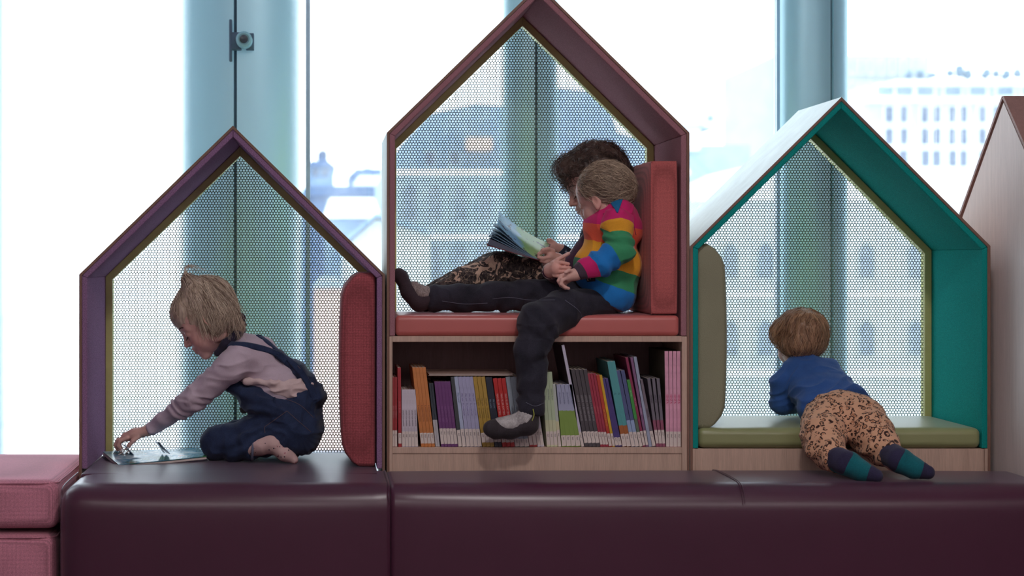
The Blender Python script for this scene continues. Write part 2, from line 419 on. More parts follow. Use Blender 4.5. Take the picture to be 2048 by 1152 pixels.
def column(pxl, pxr, pxj, depth, n, Y=1.12, fade=0):
    x0, x1, xj = gx(pxl, Y), gx(pxr, Y), gx(pxj, Y); c, hw = (x0+x1)/2, (x1-x0)/2
    e = empty('facade_column', (c, Y, 0), kind='structure')
    for side in (-1, 1):
        pts = []
        t0 = math.asin(max(-.98, min(.98, (xj-c+side*.006)/hw)))
        ang = np.linspace(t0, side*PI/2, 26)
        for a in ang: pts.append((c+hw*math.sin(a), Y-depth*math.cos(a)))
        for a in np.linspace(side*PI/2, 0 if True else 0, 10)[1:]: pts.append((c+hw*math.sin(a)*.98, Y+depth*.25*math.cos(a)))
        if side > 0: pts = pts[:]
        else: pts = pts[::-1]
        o = MB().prismz(pts, 0, ZC).build('cover_panel', M_col, e, (c, Y, 0), smooth=True); o.data.polygons[0].use_smooth = False; o.data.polygons[1].use_smooth = False
        o.data.set_sharp_from_angle(angle=.9)
        # frit printed on the glass skin thins out to clear towards the rims
        nv = len(o.data.vertices); xx_ = np.zeros(nv*3, np.float32); o.data.vertices.foreach_get('co', xx_); u_ = np.abs(xx_[::3])/hw
        o.data.attributes.new('clear', 'FLOAT', 'POINT').data.foreach_set('value', (np.clip((u_-(1-fade))/max(fade, 1e-3), 0, 1)**1.6 if fade else u_*0).astype(np.float32))
    yj = Y-depth*math.sqrt(max(0, 1-((xj-c)/hw)**2))
    MB().box(xj-.007, xj+.007, yj+.012, Y, 0, ZC).build('joint_strip', M_joint, e, (c, Y, 0))
    return e
cols = [(-235, 20, -115, .10), (352, 612, 474, .13), (998, 1120, 1068, .08), (1560, 1694, 1654, .07), (2140, 2290, 2235, .07)]
for i, a in enumerate(cols): column(a[0], a[1], a[2], a[3], i, fade=(.3, .3, .35, 0, .2)[i])
edges = [XL]+[gx(616), gx(1060), gx(1556), gx(2215)]+[XR]
for i in range(5):
    a, b = edges[i], edges[i+1]
    e = empty(f'window_{i+1}', ((a+b)/2, YG, .16), kind='structure')
    MB().box(a+.008, b-.008, YG, YG+.012, .16, ZC).build('glass_pane', M_glass, e, e.location)
    MB().box(b-.008, b+.008, YG-.014, YG+.03, .16, ZC).build('window_frame', M_mull, e, e.location)
# small round camera on its bracket, fixed on the left column
yc = 1.12-.13-.03
e = empty('security_camera', P(489, 82, yc), 'small round white camera with dark lens on the wide column', 'camera'); L = e.location
cx, cz = L[0], L[2]
def ring(mb, cx, cy, cz, prof, n=28):
    V = []; 
    for r, y in prof: V += [(cx+r*math.cos(2*PI*i/n), cy+y, cz+r*math.sin(2*PI*i/n)) for i in range(n)]
    F = [(k*n+i, k*n+(i+1) % n, (k+1)*n+(i+1) % n, (k+1)*n+i) for k in range(len(prof)-1) for i in range(n)]
    F += [tuple(range(n))[::-1], tuple(range((len(prof)-1)*n, len(prof)*n))]
    return mb.add(V, F)
ring(MB(), cx, yc, cz, [(.012, -.052), (.020, -.056), (.0275, -.05), (.028, .0), (.02, .02)]).build('housing', plain('camera_shell', srgb(150, 200, 215), .4), e, L, smooth=False)
ring(MB(), cx, yc, cz, [(.001, -.058), (.014, -.057), (.0145, -.04)]).build('lens', plain('camera_lens', srgb(45, 62, 78), .2), e, L)
MB().box(cx-.045, cx-.01, yc-.005, yc+.03, cz-.03, cz+.03).box(cx-.053, cx-.043, yc-.002, yc+.02, cz-.07, cz+.075).build('bracket', plain('bracket_metal', srgb(85, 110, 135), .5), e, L, bevel=.003)
MB().box(cx+.005, cx+.032, yc+.005, yc+.03, cz-.03, cz+.028).build('back_plate', MATS['bracket_metal'], e, L, bevel=.002)
# ------------------------------------------------------------------ outside, seen through the glass
M_snow = plain('snowy_ground', srgb(205, 212, 218), .9)
gm = N('street_ground', .9); gm.color(gm.ramp(gm.noise(.12, 4), [(.5, srgb(238, 242, 244)), (.6, srgb(215, 224, 226)), (.68, srgb(190, 210, 180))])); 
struct('ground', MB().box(-160, 260, 8, 320, -9.2, -9), gm.m)
def bmat(name, c): return plain(name, c, .9, 0, .1)
M_w1 = bmat('pale_stone', srgb(178, 190, 194)); M_w2 = bmat('white_render', srgb(245, 248, 252)); M_w3 = bmat('blue_slate', srgb(100, 128, 156)); M_w4 = bmat('grey_blue_wall', srgb(132, 154, 172))
M_b1 = bmat('distant_blue_roof', srgb(56, 92, 134)); M_b2 = bmat('distant_blue_wall', srgb(104, 136, 168))
M_pane = plain('far_window_glass', srgb(52, 76, 108), .2); M_pane2 = plain('far_window_reddish', srgb(150, 130, 140), .3); M_salmon = bmat('salmon_brick', srgb(190, 160, 148)); M_plants = plain('roof_shrub_leaf', srgb(70, 100, 120), .9)
def win_meshes(wd, ht, arch=False):
    t = .12*wd; fr = MB(); fr.box(-wd/2-t, wd/2+t, -.18, .02, -t, 0).box(-wd/2-t, -wd/2, -.12, .02, 0, ht).box(wd/2, wd/2+t, -.12, .02, 0, ht)
    if arch:
        n = 10; a = [(-wd/2+wd*i/n, ht+math.sin(PI*i/n)*wd/2) for i in range(n+1)]
        for i in range(n):
            (xa, za), (xb, zb) = a[i], a[i+1]; fr.prism([(xa, za), (xb, zb), (xb*1.25, zb+t), (xa*1.25, za+t)], -.12, .02)
        pn = MB().prism([(-wd/2, 0), (wd/2, 0)]+a[::-1], -.03, .03)
    else:
        fr.box(-wd/2-t, wd/2+t, -.12, .02, ht, ht+t); pn = MB().box(-wd/2, wd/2, -.03, .03, 0, ht).box(-.03*wd, .03*wd, -.06, .0, 0, ht)
    return mesh('window', fr.v, fr.f), mesh('pane', pn.v, pn.f)
def windows(parent, rows, Y, wpx, hpx, arch=False, mf=None, mp=None):
    """rows: list of (px, py) window foot centres on the plane at distance Y"""
    k = kof(Y)/PX; f, p = win_meshes(wpx*k, hpx*k, arch); f.materials.append(mf or M_w1); p.materials.append(mp or M_pane); L = np.array(parent.location)
    for px, py in rows:
        q = P(px, py, Y)-L; o = link('window', f, None, parent); o.location = q; c = link('pane', p, None, o)
def bbox_px(mb, x0, x1, y0, y1, Y, dep): a, b = P(x0, y1, Y), P(x1, y0, Y); return mb.box(a[0], b[0], Y, Y+dep, max(a[2], -9), b[2])
# long classical building across the street (arched windows), behind the middle and right houses
Y0 = 84; e = empty('stone_building', (P(1500, 500, Y0)[0], Y0, -9), 'long pale stone building with rows of arched windows across the street', 'building'); L = e.location
mb = MB(); bbox_px(mb, 1395, 2120, 395, 900, Y0, 14); mb.build('wall', M_w1, e, L)
mb = MB(); bbox_px(mb, 1390, 2125, 388, 400, Y0-.4, 1); bbox_px(mb, 1390, 2125, 586, 594, Y0-.3, 1); bbox_px(mb, 1390, 2125, 742, 752, Y0-.4, 1); mb.build('cornice', M_w2, e, L)
a, b = P(1392, 388, Y0), P(2125, 330, Y0); mb = MB().prism([(a[0], a[2]), (b[0], a[2]), (b[0]-5, b[2]), (a[0]+3, b[2])], Y0+2, Y0+12); mb.build('roof', M_w2, e, L)
windows(e, [(x, y) for x in (1460, 1530, 1600, 1665, 1732, 1830, 1900, 1975) for y in (558, 712)], Y0, 32, 56, True, M_w1, plain('dim_arched_pane', srgb(104, 122, 138), .3))
# darker mansard building left of it
Y0 = 64; e = empty('mansard_building', (P(1000, 500, Y0)[0], Y0, -9), 'grey blue building with steep mansard roof seen through the tallest perforated panel', 'building'); L = e.location
mb = MB(); bbox_px(mb, 770, 1378, 345, 900, Y0, 14); mb.build('wall', M_w4, e, L)
q = [P(770, 345, Y0), P(1378, 345, Y0), P(1368, 300, Y0), P(1240, 262, Y0), P(1215, 182, Y0), P(1120, 172, Y0), P(1080, 215, Y0), P(950, 205, Y0), P(860, 225, Y0), P(800, 290, Y0)]
MB().prism([(v[0], v[2]) for v in q], Y0+.5, Y0+12).build('roof', M_w3, e, L)
mb = MB(); bbox_px(mb, 935, 985, 275, 300, Y0-.5, 2); mb.build('dormer', M_salmon, e, L)
mb = MB(); bbox_px(mb, 765, 1380, 340, 349, Y0-.4, 1); bbox_px(mb, 765, 1380, 470, 478, Y0-.3, 1); mb.build('cornice', M_w2, e, L)
windows(e, [(x, y) for x in (820, 870, 920, 970, 1020, 1160, 1215, 1270, 1325) for y in (440, 560)], Y0, 24, 58, True, M_w4, plain('dim_mansard_pane', srgb(92, 114, 136), .3))
windows(e, [(x, 330) for x in (860, 910, 1015, 1160, 1210)], Y0-.2, 20, 26, False, M_w4)
# low white house with a round sign on its roof
Y0 = 95; e = empty('white_rooftop_house', (P(1390, 260, Y0)[0], Y0, -9), 'small white rooftop structure with a round disc beside the right column', 'building'); L = e.location
mb = MB(); bbox_px(mb, 1340, 1432, 215, 252, Y0, 8); bbox_px(mb, 1352, 1400, 252, 300, Y0, 8); mb.build('wall', M_w2, e, L)
mb = MB(); bbox_px(mb, 1334, 1436, 250, 256, Y0-.5, 9); bbox_px(mb, 1300, 1500, 290, 700, Y0+.5, 8); mb.build('roof_slab', M_w4, e, L)
c = P(1420, 237, Y0-.7); k = kof(Y0)/PX; ring(MB(), c[0], c[1], c[2], [(8*k, 0), (17*k, -.1), (17*k, .8)]).build('round_sign', M_w2, e, L)
ring(MB(), c[0], c[1]-.2, c[2], [(.5*k, 0), (7*k, -.05), (7*k, .3)]).build('sign_hub', M_w3, e, L)
# tall pale tower and the terraced office block, far right
Y0 = 150; e = empty('tower_block', (P(1760, 300, Y0)[0], Y0, -9), 'tall pale tower block with slit windows beside the right column', 'building'); L = e.location
mb = MB(); bbox_px(mb, 1549, 1860, 110, 700, Y0, 20); mb.build('wall', plain('tower_concrete', srgb(142, 148, 156), .9), e, L)
windows(e, [(x, y) for x in (1556, 1705, 1722, 1741, 1762, 1784, 1806, 1828, 1848) for y in (148, 194, 238, 284)], Y0, 8, 30, False, M_w2, M_w4)
Y0 = 120; e = empty('office_block', (P(1930, 300, Y0)[0], Y0, -9), 'white framed office block with blue windows and roof terrace at the far right', 'building'); L = e.location
mb = MB(); bbox_px(mb, 1735, 2120, 168, 700, Y0, 20); mb.build('wall', plain('office_cladding', srgb(168, 180, 200), .9), e, L)
mb = MB(); bbox_px(mb, 1790, 2120, 160, 168, Y0-2, 3); bbox_px(mb, 1730, 2120, 196, 203, Y0-1, 2); mb.build('roof_slab', M_w2, e, L)
windows(e, [(x, 192) for x in (1770, 1808, 1850, 1905, 1955, 2010, 2060)], Y0, 34, 20, False, M_w2, M_w4)
windows(e, [(x, y) for x in (1778, 1806, 1850, 1872, 1905, 1925, 1965, 1990, 2030, 2055) for y in (246, 290, 334)], Y0, 19, 34, False, M_w2, M_pane)
windows(e, [(x, y) for x in (1793, 1862, 1915, 1978) for y in (246, 290)], Y0, 10, 32, False, M_w2, M_pane2)
rs = np.random.RandomState(3)
for i, px in enumerate((1815, 1838, 1862, 1898, 1918, 1935, 1968, 1990, 2012, 2035)):
    c = P(px, 158, Y0+2); k = kof(Y0)/PX; hh = (10, 14, 9, 12, 26, 14, 12, 14, 13, 15)[i]
    pr = [Ell(c+np.array([rs.uniform(-6, 6), 0, rs.uniform(.2, 1)*hh])*[k, 0, k], np.array([7, 7, 6+hh*.25])*k*rs.uniform(.6, 1), k=.3) for _ in range(5)]+[Ell(c, np.array([8, 8, 4])*k, k=.3)]
    V, F = nets(pr, .35); V = V+vnoise(V*1.5)[:, None]*.25
    tag(link('roof_terrace_shrub', mesh('shrub', V, F, True), M_plants), f'dark shrub on the far right office roof terrace, {("first", "second", "third", "fourth", "fifth, tallest", "sixth", "seventh", "eighth", "ninth", "last")[i]} from the left', 'shrub', 'shrubs on the far office roof terrace')
# roofs between the left and middle houses
def gable(name, label, x0, x1, ytop, yeave, Y0, mw, mr, wins=()):
    e = empty(name, (P((x0+x1)/2, 300, Y0)[0], Y0, -9), label, 'building'); L = e.location
    mb = MB(); bbox_px(mb, x0, x1, yeave, 900, Y0, 10); mb.build('wall', mw, e, L)
    a, b, c, d = P(x0-3, yeave, Y0), P(x1+3, yeave, Y0), P(x1-12, ytop, Y0), P(x0+12, ytop, Y0)
    MB().prism([(v[0], v[2]) for v in (a, b, c, d)], Y0-.3, Y0+10).build('roof', mr, e, L)
    if wins: windows(e, wins, Y0, 11, 13, False, mw, M_pane)
gable('slate_roof_house', 'distant blue slate roofed block with a stair tower, left of the tallest house', 612, 668, 322, 334, 110, M_b2, M_b1, [(630, 352), (650, 352)])
gable('stair_tower', 'small blue tower rising above the distant roofs', 637, 652, 300, 306, 112, M_b1, M_b1)
gable('long_roof_house', 'long low house with blue roof in the middle distance', 700, 800, 338, 352, 100, M_b1, M_b1, [(735, 350)])
gable('snow_roof_house', 'house with a white snowy roof between the left and tallest houses', 706, 790, 352, 374, 90, M_b2, M_w2, [(660+70, 385)])
gable('blue_terrace', 'row of blue grey house fronts below the snowy roof', 600, 766, 372, 392, 80, M_b1, M_b1, [(x, 388) for x in (628, 648, 672)])
gable('white_flat_roof', 'broad white roof in front of the blue house fronts', 648, 760, 396, 436, 60, M_b2, M_w2)
e = empty('gabled_house', (P(740, 500, 50)[0], 50, -9), 'nearest pale house with a pointed gable beside the tallest house', 'building'); L = e.location
q = [P(690, 900, 50), P(860, 900, 50), P(860, 470, 50), P(752, 440, 50), P(700, 485, 50), P(690, 485, 50)]
MB().prism([(v[0], v[2]) for v in q], 50, 60).build('wall', M_w1, e, L)
q = [P(684, 492, 50), P(752, 434, 50), P(862, 470, 50), P(862, 462, 50), P(752, 426, 50), P(684, 482, 50)]
MB().prism([(v[0], v[2]) for v in q], 49.6, 60).build('roof', M_b2, e, L)
gable('salmon_house', 'low salmon coloured house seen through the left perforated panel', 628, 690, 560, 575, 45, M_salmon, M_w4)
# ------------------------------------------------------------------ the reading houses
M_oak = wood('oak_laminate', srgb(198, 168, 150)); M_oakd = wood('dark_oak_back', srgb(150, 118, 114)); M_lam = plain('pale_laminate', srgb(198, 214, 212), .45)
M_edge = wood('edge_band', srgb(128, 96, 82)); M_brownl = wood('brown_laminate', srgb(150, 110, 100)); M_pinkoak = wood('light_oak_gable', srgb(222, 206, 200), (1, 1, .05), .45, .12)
M_lime = plain('lime_steel', srgb(196, 192, 124), .45); mm_ = N('perforated_steel_shaded', .5); gg = mm_.node('ShaderNodeNewGeometry'); mm_.color(mm_.mix(gg.outputs['Backfacing'], srgb(196, 218, 52), srgb(96, 112, 96))); M_mesh = mm_.m   # backlit shade painted into the room side; brighter lime outside tints the columns
M_fpurple = felt('purple_felt', srgb(144, 110, 144)); M_fdusk = felt('dusty_rose_felt', srgb(164, 116, 124), (1, 1, 2.2)); M_fteal = felt('teal_felt', srgb(22, 150, 142), (1, 1, 2.2))
M_burg = leather('burgundy_leather', srgb(72, 28, 50), .34, .03); M_coral = leather('coral_leather', srgb(192, 100, 94), .36, .05); M_coralw = weave('coral_woven', srgb(196, 102, 100), .0023)
M_redw = weave('crimson_woven', srgb(172, 84, 90), .0046); M_olive = leather('olive_leather', srgb(146, 150, 104), .34, .06); M_olivep = leather('olive_pebble_leather', srgb(138, 136, 108), .6, .6)
M_pinkf = weave('pink_pouf_fabric', srgb(214, 140, 158), .0036, .4)
TH, FT = .0075, .0165      # board and felt thickness
FD = .47                   # depth of a house
def house(name, label, xl, xr, ye, xp, yp, mfelt, yfelt, z0=0.0, mleft=None, mright=None, holes_bottom=0):
    X0, X1, ZE, XP, ZP = fx(xl), fx(xr), fz(ye), fx(xp), fz(yp)
    e = empty(name, (XP, 0, z0), label, 'reading house'); L = np.array(e.location)
    def inset(t, zb):
        """the pentagon moved inwards by t"""
        al = math.atan2(ZP-ZE, XP-X0); ar = math.atan2(ZP-ZE, X1-XP)
        zl = ZE-t*(1/math.cos(al)-math.tan(al)); zr = ZE-t*(1/math.cos(ar)-math.tan(ar)); zp = ZP-t*(1/math.cos((al+ar)/2))
        return dict(l=(X0+t, zl), r=(X1-t, zr), p=(XP, zp), bl=(X0+t, zb), br=(X1-t, zb))
    a, b, c = inset(0, z0), inset(TH, z0), inset(TH+FT, z0)
    mleft = mleft or M_oak
    def ply(u, v, ks): return [u[k] for k in ks]+[v[k] for k in ks[::-1]]
    for nm, ks, mm in (('side_panel', ('bl', 'l'), mleft), ('roof_panel', ('l', 'p'), mleft), ('roof_panel', ('p', 'r'), mright or M_oak), ('side_panel', ('r', 'br'), M_oak)):
        o = MB().prism(ply(a, b, ks), 0, FD).build(nm, [mm, M_edge], e, L); o.data.polygons[0].material_index = 1
    zf = fz(yfelt); b2, c2 = inset(TH+.0003, zf), inset(TH+FT, zf)
    for nm, ks in (('side_lining', ('bl', 'l')), ('roof_lining', ('l', 'p')), ('roof_lining', ('p', 'r')), ('side_lining', ('r', 'br'))):
        MB().prism(ply(b2, c2, ks), .002, FD-.002).build(nm, mfelt, e, L, bevel=.003, seg=3)
    # steel frame and perforated sheet at the back
    yb0 = FD-.042; f0, f1 = inset(TH+FT+.0003, zf), inset(TH+FT+.0215, zf)
    fr = MB()
    for ks in (('bl', 'l'), ('l', 'p'), ('p', 'r'), ('r', 'br')): fr.prism(ply(f0, f1, ks), yb0, FD-.004)
    fr.build('steel_frame', M_lime, e, L, bevel=.001)
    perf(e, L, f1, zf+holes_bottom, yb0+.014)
    return e, a, b, c
def perf(e, L, f, zb, Y, pitch=.0092, rad=.0036, n=10):
    """a steel sheet with hexagonally set round holes: every hole is cut"""
    poly = [f['bl'], f['l'], f['p'], f['r'], f['br']]; poly = [(x, max(z, zb)) for x, z in poly]
    x0, x1 = f['bl'][0], f['br'][0]; dz = pitch*math.sqrt(3)/2; zt = f['p'][1]
    rows = int((zt-zb)/dz)+2; cols_ = int((x1-x0)/pitch)+2
    i, j = np.meshgrid(np.arange(cols_), np.arange(rows), indexing='ij'); cx = x0+pitch*.3+i*pitch+(j % 2)*pitch/2; cz = zb+dz*.4+j*dz; cx, cz = cx.ravel(), cz.ravel()
    def zl(x): return np.minimum(np.interp(x, [f['l'][0], f['p'][0]], [f['l'][1], f['p'][1]]), np.interp(x, [f['p'][0], f['r'][0]], [f['p'][1], f['r'][1]]))
    keep = (cz < zl(cx)+pitch*.1) & (cx > x0-pitch*.2) & (cx < x1+pitch*.2); cx, cz = cx[keep], cz[keep]; m = len(cx)
    R6 = pitch/math.sqrt(3); ao = PI/2+np.arange(6)*PI/3; ai = PI/2+np.arange(12)*PI/6
    V = np.zeros((m, 18, 3)); V[:, :6, 0] = cx[:, None]+R6*np.cos(ao); V[:, :6, 2] = cz[:, None]+R6*np.sin(ao)
    V[:, 6:, 0] = cx[:, None]+rad*np.cos(ai); V[:, 6:, 2] = cz[:, None]+rad*np.sin(ai); V[:, :, 1] = Y; V -= L
    t = []
    for k in range(6):
        a, b = k, (k+1) % 6; p0, p1, p2 = 6+2*k, 6+(2*k+1) % 12, 6+(2*k+2) % 12
        t += [(a, p0, p1), (a, p1, b), (b, p1, p2)]
    T = np.array(t)[None]+np.arange(m)[:, None, None]*18
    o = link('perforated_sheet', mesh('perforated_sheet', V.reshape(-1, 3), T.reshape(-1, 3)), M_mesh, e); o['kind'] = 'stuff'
    return o
H1, a1, b1, c1 = house('reading_house', 'low gabled reading house lined with purple felt, at the left', 158, 770, 549, 466, 251, M_fpurple, 938)
H2, a2, b2, c2 = house('reading_house', 'tallest gabled reading house with rose felt lining over a bookshelf', 773.6, 1379, 265, 1078, -31, M_fdusk, 672, mleft=M_lam)
H3, a3, b3, c3 = house('reading_house', 'gabled reading house with pale roof and teal felt lining, beside the bookshelf', 1380.5, 1981, 492, 1683, 194, M_fteal, 897, mleft=M_lam)
# shelf carcass of the tall house
L = np.array(H2.location); xa, xb = fx(785), fx(1364); pa, pb = b2['bl'][0], b2['br'][0]
MB().box(pa, xa, .0, FD-.05, 0, fz(673)).build('shelf_side', M_oak, H2, L, bevel=.001)
MB().box(xb, pb, .0, FD-.05, 0, fz(673)).build('shelf_side', M_oak, H2, L, bevel=.001)
MB().box(xa, xb, .001, FD-.05, fz(684), fz(672.5)).build('seat_board', M_oak, H2, L, bevel=.001)
MB().box(xa, xb, .001, FD-.05, fz(907), fz(895)).build('shelf_board', M_oak, H2, L, bevel=.001)
MB().box(xa, xb, .004, .022, 0, fz(895.5)).build('plinth_panel', M_oak, H2, L, bevel=.001)
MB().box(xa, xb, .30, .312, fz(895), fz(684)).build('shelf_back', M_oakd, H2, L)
# base of the right house
L = np.array(H3.location); pa, pb = b3['bl'][0], b3['br'][0]
MB().box(pa, fx(1391), .001, FD-.05, 0, fz(897.3)).build('base_side', M_oak, H3, L, bevel=.001)
MB().box(fx(1970), pb, .001, FD-.05, 0, fz(897.3)).build('base_side', M_oak, H3, L, bevel=.001)
MB().box(fx(1391.3), fx(1969.7), .006, .024, 0, fz(898)).build('base_panel', M_oak, H3, L, bevel=.001)
MB().box(fx(1391.3), fx(1969.7), .024, FD-.05, fz(910), fz(898)).build('seat_board', M_oak, H3, L)
# purple bench: front block plus the seat inside the left house
def soft(name, ext, r, puff, m, parent=None, off=None, n=18, flat=(0, 0)):
    ext = list(ext); xa_, xb_ = ext[0], ext[1]; ext[0] -= flat[0]*r*.8; ext[1] += flat[1]*r*.8
    V, F = rbox(*ext, r=r, puff=puff, n=n); V[:, 0] = np.clip(V[:, 0], xa_-(0 if flat[0] else 1), xb_+(0 if flat[1] else 1))
    if off is not None: V = V-np.array(off)
    return link(name, mesh(name, V, F, True), m, parent)
BT = .42; BF = -.385; XE = fx(2005)
e = empty('upholstered_bench', (fx(464), -.19, 0), 'glossy burgundy leather bench section in front of and inside the left house', 'bench'); L = e.location
soft('cover', (fx(157), fx(771.2), BF, .004, .04, BT), .058, (.003, .012, .004), M_burg, e, L, 24, (0, 1))
soft('inner_seat', (c1['bl'][0], c1['br'][0], -.14, FD-.06, .2, BT+.0032), .006, (0, 0, .0), M_burg, e, L)
soft('plinth', (fx(170), fx(764), BF+.05, -.02, 0, .05), .004, (0,)*3, plain('dark_plinth', srgb(40, 30, 34)), e, L, 4)
for pts in ([(fx(771.2)-.004, y, z) for y, z in ((.0, BT-.035), (-.012, BT-.008), (-.05, BT+.001), (-.2, BT+.004), (-.33, BT+.001), (BF+.012, BT-.02), (BF+.0005, BT-.05), (BF, .2), (BF+.004, .06))],):
    MB().tube(spline(pts, 40), .0022, 6).build('piping', M_burg, e, L, smooth=True)
pts = [(fx(157)+.006, y, z) for y, z in ((-.05, BT-.003), (-.33, BT-.006), (BF+.02, BT-.028), (BF+.003, BT-.06), (BF+.002, .2), (BF+.004, .06))]
MB().tube(spline(pts, 40), .0013, 6).build('piping', M_burg, e, L, smooth=True)
e = empty('upholstered_bench', (fx(1390), -.19, 0), 'long glossy burgundy leather bench section under the bookshelf and right house', 'bench'); L = e.location
soft('cover', (fx(772.2), XE-.002, BF, -.001, .04, BT), .058, (.003, .012, .004), M_burg, e, L, 30, (1, 1))
soft('plinth', (fx(790), fx(1990), BF+.05, -.02, 0, .05), .004, (0,)*3, MATS['dark_plinth'], e, L, 4)
for dx, rr in ((0, .0016), (.0055, .0011)):
    pts = [(fx(1422)+dx, y, z) for y, z in ((.0, BT-.03), (-.012, BT-.006), (-.05, BT+.003), (-.2, BT+.0062), (-.33, BT+.003), (BF+.012, BT-.012), (BF-.006, BT-.05), (BF-.0105, .25), (BF-.008, .1), (BF+.003, .06))]
    MB().tube(spline(pts, 50), rr, 6).build('seam', M_burg, e, L, smooth=True)
# cushions
def cushion(name, label, ext, r, puff, m, off=None, tilt=0):
    x0, x1, y0, y1, z0, z1 = ext; c = np.array([(x0+x1)/2, (y0+y1)/2, z0])
    V, F = rbox(*ext, r=r, puff=puff, n=20); o = link(name, mesh(name, V-c, F, True), m); o.location = c; o.rotation_euler = (0, tilt, 0)
    return tag(o, label, 'cushion')
o = cushion('seat_cushion', 'coral red leather seat cushion on the shelf of the tallest house', (fx(790.5), fx(1359.5), .004, FD-.045, fz(672.3), fz(631)), .013, (0, .003, .004), M_coral)
o = cushion('seat_cushion', 'olive green leather seat cushion in the teal lined house', (c3['bl'][0]+.001, c3['br'][0]-.001, .004, FD-.045, fz(897), fz(857)), .018, (0, .003, .005), M_olive)
V, F = rbox(fx(1303), fx(1355.5), .006, FD-.05, fz(631)+.004, fz(322), r=.006, puff=(.012, .002, .004), n=20)
c = np.array([fx(1329), .22, fz(631)+.004]); W = V-c
W[:, 0] -= (.022*np.clip((FD-.05-V[:, 1])/.4, 0, 1)*0+.0); o = link('back_cushion', mesh('back_cushion', W, F, True), M_coralw); o.location = c
tag(o, 'square cornered coral woven back cushion standing in the tallest house', 'cushion')
MB().tube([(fx(1303)-c[0]+.001, .008-c[1], z-c[2]) for z in np.linspace(fz(629), fz(326), 20)], .0018, 6).build('piping', M_coralw, o, smooth=True)
MB().tube([(x-c[0], .008-c[1], fz(323)-c[2]) for x in np.linspace(fx(1304), fx(1354), 12)], .0018, 6).build('piping', M_coralw, o, smooth=True)
def slab(name, label, pxl, pxr, pyt, pyb, m, rr):
    """side cushion: rounded in elevation like a pebble, flat against the wall"""
    x0, x1, z0, z1 = fx(pxl), fx(pxr), fz(pyb), fz(pyt); V, F = rbox(x0, x1, .018, FD-.06, z0, z1, r=.016, puff=(0, .004, 0), n=22)
    c = np.array([(x0+x1)/2, .22, z0]); h = (z1-z0)/2; zm = (z0+z1)/2; u = np.abs(V[:, 2]-zm)/h
    side = (V[:, 0]-x0)/(x1-x0) if rr < 0 else (x1-V[:, 0])/(x1-x0)   # 0 at the free side
    cut = np.clip((u-.70)/.30, 0, 1); V[:, 0] += (1 if rr < 0 else -1)*np.clip(1-side, 0, 1)*(cut**2.6*.045+.010*u**2)
    o = link(name, mesh(name, V-c, F, True), m); o.location = c; return tag(o, label, 'cushion')
slab('side_cushion', 'tall crimson woven cushion with rounded corners in the left house', 679, 752, 545, 936, M_redw, -1)
slab('side_cushion', 'tall olive pebbled leather cushion in the teal lined house', 1393, 1459, 487, 860, M_olivep, 1)
# the house turned sideways at the far right
XF = XE; e = empty('reading_house', (XF, 0, 0), 'sideways reading house of light oak with brown roof at the right edge', 'reading house'); L = np.array(e.location)
ZP, ZE2 = fz(197), fz(495); yb, yf = FD-.02, -.45; ym = (yb+yf)/2; XW = XF+.6
mb = MB(); q = [(yf+.01, 0), (yb-.01, 0), (yb-.01, ZE2-.01), (ym, ZP-.012), (yf+.01, ZE2-.01)]
n = 5; mb.add([(XF+.003, y, z) for y, z in q]+[(XF+.02, y, z) for y, z in q], [tuple(range(n)), tuple(range(2*n-1, n-1, -1))]+[(i, i+n, (i+1) % n+n, (i+1) % n) for i in range(n)]); mb.build('gable_panel', M_pinkoak, e, L)
def rslab(y0, z0, y1, z1, nm, m):
    dy, dz = y1-y0, z1-z0; l = math.hypot(dy, dz); ny, nz = dz/l*TH*1.3, -dy/l*TH*1.3
    v = [(y0, z0), (y1, z1), (y1-ny, z1-nz), (y0-ny, z0-nz)] if nz < 0 else [(y0, z0), (y1, z1), (y1+ny, z1+nz), (y0+ny, z0+nz)]
    MB().add([(XF, y, z) for y, z in v]+[(XW, y, z) for y, z in v], [(0,1,2,3),(7,6,5,4),(0,4,5,1),(1,5,6,2),(2,6,7,3),(3,7,4,0)]).build(nm, m, e, L)
rslab(yf, ZE2, ym, ZP, 'roof_panel', M_brownl); rslab(yb, ZE2, ym, ZP, 'roof_panel', M_brownl)
MB().box(XF, XW, yb-.01, yb, 0, ZE2).build('side_panel', M_oak, e, L); MB().box(XF, XW, yf, yf+.01, 0, ZE2).build('side_panel', M_brownl, e, L)
# stacked poufs
def pouf(label, z0, z1, tilt, x1, loc=(0, 0)):
    x0 = x1-.72; V, F = rbox(x0, x1, -.31, .37, z0, z1, r=.03, puff=(.003, .003, .003), n=22); c = np.array([(x0+x1)/2, .03, z0])
    o = link('pouf', mesh('pouf', V-c, F, True), M_pinkf); o.location = c+np.array([loc[0], loc[1], 0]); tag(o, label, 'pouf', 'pink poufs stacked at the left')
    q = []
    for x, y in ((x1-.006, .34), (x1-.004, .1), (x1-.004, -.2), (x1-.022, -.298), (x1-.2, -.306), (x1-.45, -.306), (x1-.7, -.304)): q.append((x, y, z1-.008))
    MB().tube(spline(q, 50)-c, .0024, 6).build('piping', M_pinkf, o, smooth=True)
    q = [(x1-.012, -.302, z) for z in np.linspace(z1-.02, z0+.02, 12)]; MB().tube(np.array(q)-c, .002, 6).build('piping', M_pinkf, o, smooth=True)
pouf('pink fabric pouf on top of the stack beside the left house', .292, .425, 0, fx(148))
pouf('pink fabric pouf underneath, at the foot of the stack beside the bench', 0, .277, 0, fx(144))
